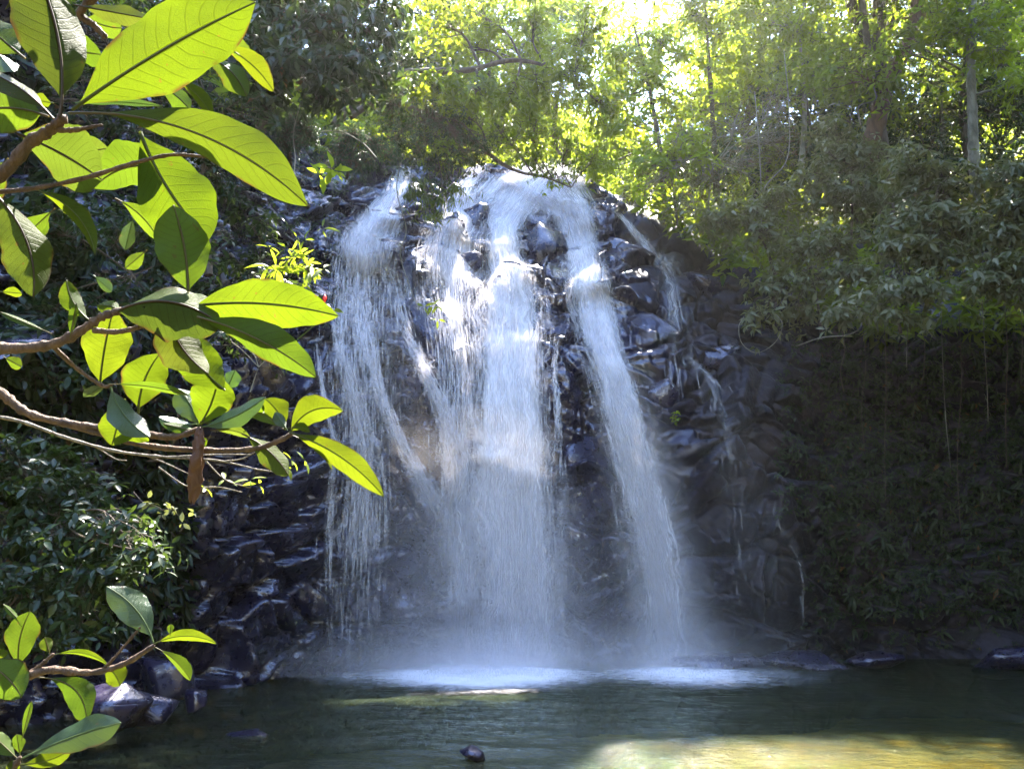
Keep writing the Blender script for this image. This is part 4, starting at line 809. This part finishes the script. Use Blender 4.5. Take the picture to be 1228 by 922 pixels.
# --- shrub standing at the left of the camera: trunk outside the frame, three branches reaching in
so = np.array([-1.75, .75, .12]); shrub = empty('large_leaved_shrub', so); tag(shrub, 'large leaved shrub reaching in from the left with backlit yellow green leaves', 'shrub')
tb = bez([so, so + [.05, .05, .7], atd(-330, 560, 1.25), atd(-260, 420, 1.15), atd(-170, 330, 1.05), atd(-100, 270, 1.0)], 8)
mb = MB(); mb.tube(tb, np.linspace(.035, .014, len(tb)), 10); mb.build('trunk', M_TWIG, shrub, so)
A = branch(shrub, so, [(-100, 270, 1.0), (-30, 232, .98), (10, 202, .97), (35, 172, .97), (58, 158, .97), (75, 143, .97)], (.011, .0078, .0072, .0062), label='thick brown upper branch with the largest leaves')
LA = [((86, 132), (306, 3), 92, 'y', .95, dict(sag=-6, roll=-12, fold=10, prof=.5, dz=.05, pet=.06, tint=1.05, label='largest bright yellow green leaf, pointing up to the right')),
      ((82, 136), (362, 250), 66, 'm', .93, dict(sag=-34, roll=18, fold=22, curl=.06, prof=.6, pet=.12, wave=.10, tint=.9, label='long drooping darker leaf with a curled brown edge')),
      ((168, 158), (250, 288), 88, 'y', 1.06, dict(sag=8, roll=10, fold=12, prof=.55, pet=.03, tint=.92)),
      ((206, 204), (112, 226), 58, 'm', 1.08, dict(sag=14, roll=-20, fold=22, prof=.42, pet=.02, tint=1.1)),
      ((226, 350), (208, 246), 64, 'm', 1.02, dict(sag=4, roll=14, fold=12, prof=.5, pet=.03, tint=1.15)),
      ((72, 140), (42, -40), 84, 'o', .90, dict(sag=12, roll=22, fold=24, prof=.55, pet=.12, tint=.9)),
      ((64, 142), (-40, 78), 40, 'o', .92, dict(sag=10, roll=50, fold=20, prof=.5, pet=.15, tint=.8)),
      ((58, 140), (-40, 140), 56, 'm', .98, dict(sag=10, roll=10, fold=14, prof=.45, tint=1.1)),
      ((20, 160), (122, 216), 80, 'o', 1.0, dict(sag=-4, roll=25, fold=12, prof=.55, pet=.03, tint=1.1)),
      ((38, 226), (114, 305), 24, 'y', 1.0, dict(sag=-16, roll=30, fold=24, prof=.5, pet=.08)),
      ((-6, 232), (40, 356), 56, 'o', .96, dict(sag=-14, roll=-20, fold=20, prof=.5, pet=.06, tint=1.3)),
      ((138, 238), (190, 288), 26, 'm', 1.1, dict(sag=-6, roll=28, fold=20, tint=1.2)),
      ((258, 52), (328, 110), 30, 'y', 1.1, dict(sag=-8, roll=30, fold=20, tint=.8)),
      ((240, 66), (296, 116), 32, 'm', 1.08, dict(sag=-10, roll=-28, fold=22)),
      ((208, 92), (256, 142), 20, 'y', 1.1, dict(sag=-5, roll=30, fold=20, tint=.8)),
      ((188, 100), (228, 132), 24, 'm', 1.1, dict(sag=-3, roll=-20, fold=18, tint=1.1)),
      ((100, 18), (146, 34), 30, 'm', 1.12, dict(sag=4, roll=20, fold=16)),
      ((84, 20), (84, 52), 22, 'm', 1.12, dict(roll=-20, fold=18)),
      ((74, 60), (122, 66), 40, 'm', 1.14, dict(roll=30, fold=14, tint=.8)),
      ((90, 6), (176, 22), 26, 'o', 1.05, dict(roll=-30, fold=18, tint=1.1)),
      ((60, 0), (24, -16), 40, 'm', 1.1, dict(roll=10, tint=.9)),
      ((50, 128), (16, 112), 24, 'y', 1.1, dict(roll=20, tint=.8)), ((64, 124), (40, 120), 18, 'y', 1.12, dict(roll=-30, tint=.8)),
      ((90, 124), (196, 128), 18, 'b', .99, dict(roll=55, sag=-3, fold=12, prof=.4)),
      ((-4, 62), (16, 86), 26, 'b', 1.2, dict(roll=-30))]
LA += [((30, 70), (-30, 20), 50, 'm', 1.3, dict(roll=20, tint=.9)), ((120, 70), (160, 110), 34, 'o', 1.3, dict(roll=-20)), ((10, 190), (-40, 240), 46, 'm', 1.25, dict(roll=20)), ((60, 190), (130, 178), 40, 'o', 1.3, dict(roll=30, tint=1.1)),
      ((66, 250), (20, 292), 24, 'm', 1.3, dict(roll=-25)), ((70, 252), (110, 262), 20, 'y', 1.32, dict(roll=20, tint=.8)), ((30, 300), (56, 262), 22, 'm', 1.35, dict(roll=20)), ((160, 260), (150, 300), 18, 'b', 1.35, dict(roll=-20, tint=1.2)),
      ((262, 30), (300, 78), 24, 'm', 1.2, dict(roll=26, tint=1.1)), ((140, 60), (176, 74), 26, 'm', 1.25, dict(roll=-24)), ((176, 300), (150, 322), 18, 'm', 1.4, dict(roll=20)), ((112, 330), (134, 350), 16, 'b', 1.4, dict(roll=30))]
for b_, t_, w_, k_, d_, kw in LA: fleaf(A, so, b_, t_, w_, k_, d_, **kw)
branch(A, so, [(-20, 232, .99), (40, 226, .98), (100, 214, .98), (160, 196, .98), (205, 186, .985), (246, 188, .99)], (.0032, .0028, .002), 'twig')
branch(A, so, [(150, -30, 1.05), (110, 0, 1.06), (96, 18, 1.07), (112, 30, 1.08), (126, 44, 1.08)], (.006, .005, .004), 'twig')
branch(A, so, [(62, 156, .97), (90, 156, .97), (122, 150, .98)], (.004, .002), 'twig')
Bb = branch(shrub, so, [(-260, 430, 1.16), (-120, 422, 1.08), (-40, 416, 1.02), (20, 418, 1.0), (66, 412, 1.0), (98, 396, 1.0), (122, 380, 1.0), (146, 372, 1.0)], (.011, .0075, .0056, .0046), label='reddish brown middle branch ending in a dark curled leaf')
LBv = [((140, 373), (262, 382), 78, 'o', .98, dict(sag=-18, roll=-36, fold=30, curl=.10, prof=.5, pet=.02, wave=.06, tint=1.0, label='dark olive leaf curling over with brown veins')),
       ((236, 366), (406, 379), 58, 'y', 1.0, dict(sag=-8, roll=8, fold=10, prof=.45, pet=.02, tint=1.1, label='bright narrow leaf pointing level to the right')),
       ((236, 380), (374, 455), 46, 'm', .98, dict(sag=-10, roll=22, fold=26, prof=.55, curl=.08, wave=.12, pet=.03, tint=.95, label='drooping green leaf with a ragged curled tip')),
       ((200, 375), (250, 448), 52, 'o', 1.0, dict(sag=8, roll=-20, fold=26, prof=.4, pet=.02, tint=1.2)),
       ((270, 468), (226, 398), 50, 'y', 1.06, dict(sag=-8, roll=10, fold=12, prof=.5, pet=.02)),
       ((120, 460), (136, 372), 54, 'y', 1.08, dict(sag=-2, roll=-14, fold=12, prof=.5, pet=.03)),
       ((110, 386), (80, 336), 26, 'y', 1.0, dict(sag=-6, roll=24, fold=18)),
       ((84, 406), (92, 364), 13, 'm', .99, dict(roll=40, tint=1.1)),
       ((148, 376), (116, 366), 20, 'y', 1.01, dict(roll=30, sag=4)),
       ((166, 496), (192, 424), 52, 'y', 1.1, dict(sag=-6, roll=16, fold=14, prof=.48, tint=.95)),
       ((132, 460), (180, 524), 36, 'b', 1.05, dict(sag=8, roll=-28, fold=18, prof=.5)),
       ((150, 478), (134, 534), 44, 'y', 1.12, dict(roll=10, tint=.85)),
       ((130, 461), (226, 474), 13, 'm', 1.03, dict(roll=35, sag=-4, tint=1.2)),
       ((150, 530), (168, 512), 36, 'y', 1.14, dict(roll=0, tint=.8)),
       ((128, 462), (100, 476), 16, 'b', 1.06, dict(roll=-40)), ((0, 350), (26, 352), 14, 'y', 1.1, dict(roll=30)), ((62, 400), (0, 374), 10, 'm', 1.0, dict(roll=40)),
       ((4, 428), (26, 440), 16, 'm', 1.05, dict(roll=20))]
for b_, t_, w_, k_, d_, kw in LBv: fleaf(Bb, so, b_, t_, w_, k_, d_, **kw)
branch(Bb, so, [(112, 396, 1.0), (140, 398, 1.0), (168, 392, 1.0), (190, 385, 1.0)], (.0042, .0034, .002), 'twig')
branch(Bb, so, [(60, 412, 1.0), (90, 440, 1.04), (122, 462, 1.05), (134, 462, 1.05)], (.003, .0028, .002), 'twig')
Cc = branch(shrub, so, [(-300, 500, 1.22), (-120, 420, 1.2), (-40, 440, 1.2), (0, 470, 1.2), (35, 496, 1.2), (90, 509, 1.2), (150, 516, 1.2), (205, 524, 1.2), (240, 514, 1.2)], (.012, .0072, .0056, .0042), label='long lower branch carrying the brown dead leaf')
branch(Cc, so, [(60, 503, 1.2), (120, 520, 1.2), (180, 535, 1.2), (250, 540, 1.2), (305, 538, 1.2), (335, 528, 1.2), (350, 520, 1.2)], (.0048, .0044, .004, .0036), 'twig')
LC = [((238, 512), (262, 450), 52, 'y', 1.2, dict(sag=4, roll=12, fold=12, prof=.55, pet=.04, tint=1.0)),
      ((242, 512), (318, 476), 26, 'b', 1.19, dict(sag=5, roll=-30, fold=20, prof=.5, pet=.06, tint=1.4)),
      ((238, 512), (213, 466), 34, 'b', 1.22, dict(sag=4, roll=24, fold=16, prof=.5, tint=1.2)),
      ((236, 508), (190, 500), 18, 'b', 1.21, dict(sag=-4, roll=30)), ((240, 518), (196, 508), 14, 'm', 1.2, dict(roll=30)),
      ((270, 470), (282, 444), 22, 'b', 1.26, dict(roll=-30, tint=1.6)),
      ((348, 519), (411, 492), 36, 'y', 1.2, dict(sag=-14, roll=18, fold=20, prof=.45, pet=.04, tint=.95)),
      ((346, 518), (460, 595), 30, 'y', 1.19, dict(sag=-10, roll=14, fold=14, prof=.5, pet=.06, tint=1.05, label='slender bright leaf slanting down to the right over the water')),
      ((350, 522), (398, 564), 12, 'o', 1.2, dict(sag=-6, roll=50, fold=34, tint=1.3)),
      ((252, 516), (300, 524), 14, 'o', 1.2, dict(sag=-4, roll=30, tint=1.3)),
      ((290, 520), (346, 570), 30, 'o', 1.2, dict(sag=-6, roll=-26, fold=24, prof=.55, tint=1.3)),
      ((342, 516), (318, 478), 30, 'y', 1.22, dict(sag=4, roll=-14, fold=16, tint=.85)), ((342, 516), (292, 490), 16, 'm', 1.22, dict(roll=30, sag=4, tint=1.2)),
      ((345, 516), (330, 494), 16, 'b', 1.21, dict(roll=30)), ((346, 514), (372, 518), 12, 'y', 1.19, dict(roll=30, sag=-4)), ((240, 505), (276, 514), 10, 'm', 1.2, dict(roll=20)),
      ((300, 500), (316, 486), 14, 'y', 1.22, dict(roll=20)), ((236, 520), (246, 536), 12, 'y', 1.22, dict(roll=20))]
for b_, t_, w_, k_, d_, kw in LC: fleaf(Cc, so, b_, t_, w_, k_, d_, **kw)
# rolled dead leaf
P = bez([atd(240, 514, 1.19), atd(239, 530, 1.185), atd(236, 555, 1.18), atd(234, 580, 1.18), atd(231, 602, 1.18)], 8); n = len(P)
th = np.linspace(0, 2 * PI * 1.25, 26); G = np.zeros((n, 26, 3)); rad = np.interp(np.linspace(0, 1, n), [0, .12, .45, .85, 1], [.0016, .0065, .0118, .0092, .003])
for i in range(n):
    rr = rad[i] * (1 + .22 * np.sin(th * 2 + i * .5) + .12 * np.sin(th * 5 - i * .4) - .22 * th / th[-1] + .05 * frg.normal(size=26)) * (1 + .12 * np.sin(i * .9)); tw = th + i * .10
    G[i] = P[i] + np.stack([np.cos(tw) * rr, np.sin(tw) * rr, .004 * np.sin(th * 2 + i)], -1)
mb = MB(); mb.grid(G); ob = mb.build('dead_leaf', M_DEAD, Cc, so); ob['label'] = 'rolled up brown dead leaf hanging straight down'
# bare twigs crossing under the lower branch
tw = empty('bare_twig', atd(-40, 500, 2.2)); tag(tw, 'bare pale twigs stretching right under the lower branch to tiny leaves', 'twig'); o2 = atd(-40, 500, 2.2)
branch(tw, o2, [(-40, 496, 2.2), (20, 504, 2.2), (80, 525, 2.2), (140, 541, 2.2), (200, 548, 2.2), (260, 552, 2.2), (310, 563, 2.2), (336, 566, 2.2)], (.0055, .0045, .003, .0016), 'stem', M_DRYTW)
for pts in ([(60, 518), (110, 534), (138, 550), (152, 552)], [(175, 546), (200, 556), (226, 568)], [(200, 548), (260, 545), (300, 545)], [(190, 560), (225, 583), (262, 584), (290, 590)], [(245, 551), (270, 575), (300, 585)], [(270, 553), (290, 550), (310, 540)]):
    branch(tw, o2, [(x, y, 2.2) for x, y in pts], (.0024, .0013), 'twig', M_DRYTW)
rg = np.random.default_rng(9); ml = MB(); Pt = np.array([atd(x, y, 2.2) for x, y in ((336, 550), (350, 552), (365, 552), (300, 575), (310, 580), (270, 575), (246, 585), (345, 560), (330, 545))])
rosettes(ml, Pt, np.array([.5, -.3, .6]) + rg.normal(0, .3, (len(Pt), 3)), 3, .035, .012, rg, 1, (-.3, .4), .2, .2); ml.build('foliage', LM['bright'], tw, o2)
# --- sprig at lower left
so = np.array([-1.9, 1.9, .15]); D = empty('leafy_sapling', so); tag(D, 'leafy sapling branch at the lower left above the dark boulders', 'sapling')
branch(D, so, [(-560, 880, 2.05), (-200, 850, 1.8), (-40, 822, 1.55), (22, 813, 1.5), (60, 803, 1.5), (110, 806, 1.5), (150, 795, 1.5), (184, 774, 1.5)], (.014, .01, .0065, .0045), 'stem')
branch(D, so, [(122, 804, 1.5), (140, 785, 1.5), (168, 752, 1.5)], (.003, .002), 'twig'); branch(D, so, [(30, 810, 1.5), (50, 796, 1.5), (64, 784, 1.5)], (.004, .003), 'twig')
LD = [((184, 770), (128, 703), 38, 'b', 1.5, dict(sag=8, roll=14, fold=12, prof=.5, tint=1.0)), ((184, 772), (260, 772), 16, 'y', 1.5, dict(sag=-9, roll=34, fold=20, prof=.45, tint=.9)),
      ((186, 776), (226, 818), 17, 'm', 1.5, dict(sag=-5, roll=30, fold=30, curl=.1, prof=.6, tint=1.1)), ((64, 785), (130, 798), 10, 'y', 1.5, dict(sag=-8, roll=40, pet=.05, tint=.9)), ((124, 796), (144, 822), 26, 'y', 1.5, dict(roll=14, sag=-3, tint=.8)),
      ((24, 806), (36, 733), 36, 'm', 1.5, dict(sag=-6, roll=-14, fold=16, prof=.55, tint=1.0)), ((-30, 790), (26, 836), 44, 'm', 1.46, dict(sag=-6, roll=14, prof=.55, tint=1.1)),
      ((46, 812), (104, 866), 34, 'm', 1.48, dict(sag=-16, roll=10, fold=16, prof=.6, tint=1.1)), ((28, 748), (4, 724), 7, 'm', 1.5, dict(roll=20)), ((60, 784), (54, 764), 16, 'm', 1.52, dict(roll=20)),
      ((-8, 790), (8, 780), 12, 'y', 1.48, dict(roll=10)), ((204, 762), (205, 748), 8, 'm', 1.5, dict(roll=10))]
for b_, t_, w_, k_, d_, kw in LD: fleaf(D, so, b_, t_, w_, k_, d_, **kw)
so = np.array([-1.0, 1.15, .18]); E_ = empty('leafy_sapling', so); tag(E_, 'low seedling with long leaves in the bottom left corner', 'sapling')
branch(E_, so, [(-360, 1290, 1.2), (-120, 1040, 1.25), (0, 940, 1.3), (24, 908, 1.3)], (.008, .006, .004), 'stem')
LE = [((20, 912), (145, 866), 38, 'b', 1.3, dict(sag=-4, roll=-16, fold=16, prof=.6, tint=1.1)), ((22, 916), (86, 898), 22, 'y', 1.31, dict(sag=5, roll=20, tint=.8)), ((26, 888), (38, 840), 9, 'm', 1.3, dict(roll=30, tint=1.2)),
      ((22, 910), (-14, 876), 22, 'm', 1.3, dict(roll=20)), ((24, 906), (20, 880), 14, 'm', 1.32, dict(roll=-20)), ((24, 908), (8, 930), 16, 'y', 1.3, dict(roll=10, tint=.8))]
for b_, t_, w_, k_, d_, kw in LE: fleaf(E_, so, b_, t_, w_, k_, d_, **kw)
# ------------------------------------------------------------------ canopy added outside the frame to shade the pool and right wall
def shade_tree(base, cl, r, label, leaf, seed, n=60, ry=None):
    rg = np.random.default_rng(seed); o = np.array(base, float); root = empty('shade_canopy', o); tag(root, label, 'tree', 'trees added round the gorge for their shade')
    mt = MB(); ml = MB(); top = np.array([o[0], o[1], np.mean([c[2] for c in cl]) - r * .8]); tp = bez([o, (o + top) / 2 + rg.normal(0, .2, 3), top], 8); mt.tube(tp, np.linspace(.24, .12, len(tp)), 8)
    for c in cl:
        c = np.array(c, float); lp = bez([tp[-6], (tp[-1] + c) / 2 + [0, 0, .6], c], 6); mt.tube(lp, np.linspace(.11, .04, len(lp)), 6)
        k = n // len(cl); e = c + unit(rg.normal(size=(k, 3))) * np.array([r, ry or r, r * .4]) * rg.random((k, 1)) ** .5
        twigs(mt, np.broadcast_to(c, e.shape), rg.normal(0, .15, e.shape), e, .04, .01, rg)
        P = np.repeat(e, 18, 0) + rg.normal(0, .5, (k * 18, 3)); rosettes(ml, P, np.array([0, 0, 1.]) + rg.normal(0, .4, P.shape), 6, .36, .16, rg, 0)
    mt.build('trunk', BK['brown'], root, o); ml.build('crown', LM[leaf], root, o)
shade_tree((14.5, 9.0, 6), [(13.5, 9, 15), (11.5, 11, 15.5)], 4.0, 'unseen shade tree added on the right rim outside the frame', 'mid', 202, 110)
shade_tree((14.5, 2.0, 6), [(14, 2, 13), (12.5, 4.5, 14)], 4.0, 'unseen shade tree added on the near right rim', 'mid', 203, 100)
shade_tree((14.6, 12.5, 6.5), [(12.7, 12, 9), (12.8, 9.4, 9.5)], 2.0, 'unseen leaning tree added to darken the far right wall', 'dark', 207, 130)
shade_tree((9.0, -5.0, 0), [(8, -4, 9), (10.5, -2, 10), (6, -6, 10)], 3.0, 'unseen tree added on the right bank behind the camera to block sky', 'mid', 208, 120)
shade_tree((10.9, 3.0, .2), [(10.4, 3.5, 8), (11, 5.5, 9), (10, 1, 10)], 2.4, 'unseen tree added on the near right bank to block sky', 'mid', 209, 120)
shade_tree((9.9, 19.2, 8.5), [(8.4, 16.6, 20), (11, 16.4, 20), (7.9, 13.8, 20), (10.4, 13.4, 20), (12.8, 15.5, 20), (12.8, 18.5, 20)], 2.0, 'huge canopy tree added to shade the right of the pool from above the frame', 'mid', 201, 200)
shade_tree((13.6, 7.0, 6.2), [(8.5, 7, 15), (7.2, 9.2, 16.5), (9.6, 10.2, 15.5), (10.6, 7.5, 14), (8.6, 4.6, 13)], 2.0, 'wide canopy tree added to block sky over the near right of the pool', 'dark', 211, 200)
shade_tree((-6.0, 16.6, 10.5), [(-4.2, 16.8, 20), (-6, 18, 20), (-4.6, 14, 20)], 2.1, 'huge canopy tree added to shade the left of the pool from above the frame', 'dark', 205, 240)

shade_tree((-5.2, 19.9, 12), [(-3.2, 20.9, 22), (-1.4, 20.9, 22), (.4, 20.3, 22), (2.4, 20.4, 22), (4.6, 21.4, 22), (6.2, 21.3, 22), (7.8, 21.0, 22), (1.9, 18.9, 22)], 1.2, 'tall tree added with limbs shaped into a shade roof high above the lip of the falls', 'mid', 210, 200, .75)  # added clumps set along sun rays to shade the pool, with lit gaps

# ------------------------------------------------------------------ air
hb = MB(); x0, x1, y0, y1, z0, z1 = -84, 86, -73, 97, -4, 70
V = np.array([(x, y, z) for x in (x0, x1) for y in (y0, y1) for z in (z0, z1)], float)
hb.add(V, [(0, 1, 3, 2), (4, 6, 7, 5), (0, 4, 5, 1), (2, 3, 7, 6), (0, 2, 6, 4), (1, 5, 7, 3)])
m = NT('misty_air'); pv = m.n('VolumePrincipled'); pv.inputs['Color'].default_value = (.95, .94, .92, 1); pv.inputs['Density'].default_value = HAZE; pv.inputs['Anisotropy'].default_value = .8
m.put(m.out.inputs['Volume'], pv.outputs[0])
hz = hb.build('haze', m.m, sm=False); tag(hz, 'sunlit mist and spray hanging in the gorge air', kind='stuff')

# ------------------------------------------------------------------ light, sky, camera
EL, AZ = R(62), R(14)
w = bpy.data.worlds.new('World'); sc.world = w; w.use_nodes = True; nt = w.node_tree
bg = nt.nodes['Background']; sky = nt.nodes.new('ShaderNodeTexSky'); sky.sky_type = 'NISHITA'; sky.sun_disc = False
sky.sun_elevation = EL; sky.sun_rotation = AZ; sky.air_density = 1; sky.dust_density = .6; sky.ozone_density = 3.0
nt.links.new(sky.outputs[0], bg.inputs[0]); bg.inputs[1].default_value = SKY
sl = bpy.data.lights.new('sun', 'SUN'); sl.energy = SUN; sl.angle = R(.55); sl.color = (1, .94, .84)
so_ = bpy.data.objects.new('sun', sl); col.objects.link(so_); so_.location = (10, 30, 60)
dv = Vector((-math.sin(AZ) * math.cos(EL), -math.cos(AZ) * math.cos(EL), -math.sin(EL))); so_.rotation_euler = dv.to_track_quat('-Z', 'Y').to_euler()
cd = bpy.data.cameras.new('camera'); cd.sensor_width = 36; cd.lens = 36 * FPX / 1228; cd.clip_end = 500; cd.clip_start = .02
co = bpy.data.objects.new('camera', cd); col.objects.link(co); co.location = CAM; co.rotation_euler = (R(90) + PITCH, 0, 0); sc.camera = co
sc.render.engine = 'CYCLES'; cy = sc.cycles
cy.use_denoising = True; cy.use_adaptive_sampling = True; cy.adaptive_threshold = .02; cy.max_bounces = 6; cy.diffuse_bounces = 3; cy.glossy_bounces = 2; cy.transmission_bounces = 4; cy.transparent_max_bounces = 16; cy.volume_bounces = 1
cy.sample_clamp_indirect = 6; cy.caustics_reflective = False; cy.caustics_refractive = False
vs = sc.view_settings; vs.view_transform = 'Standard'; vs.look = 'None'; vs.gamma = 1; vs.use_curve_mapping = False; vs.exposure = EXPO
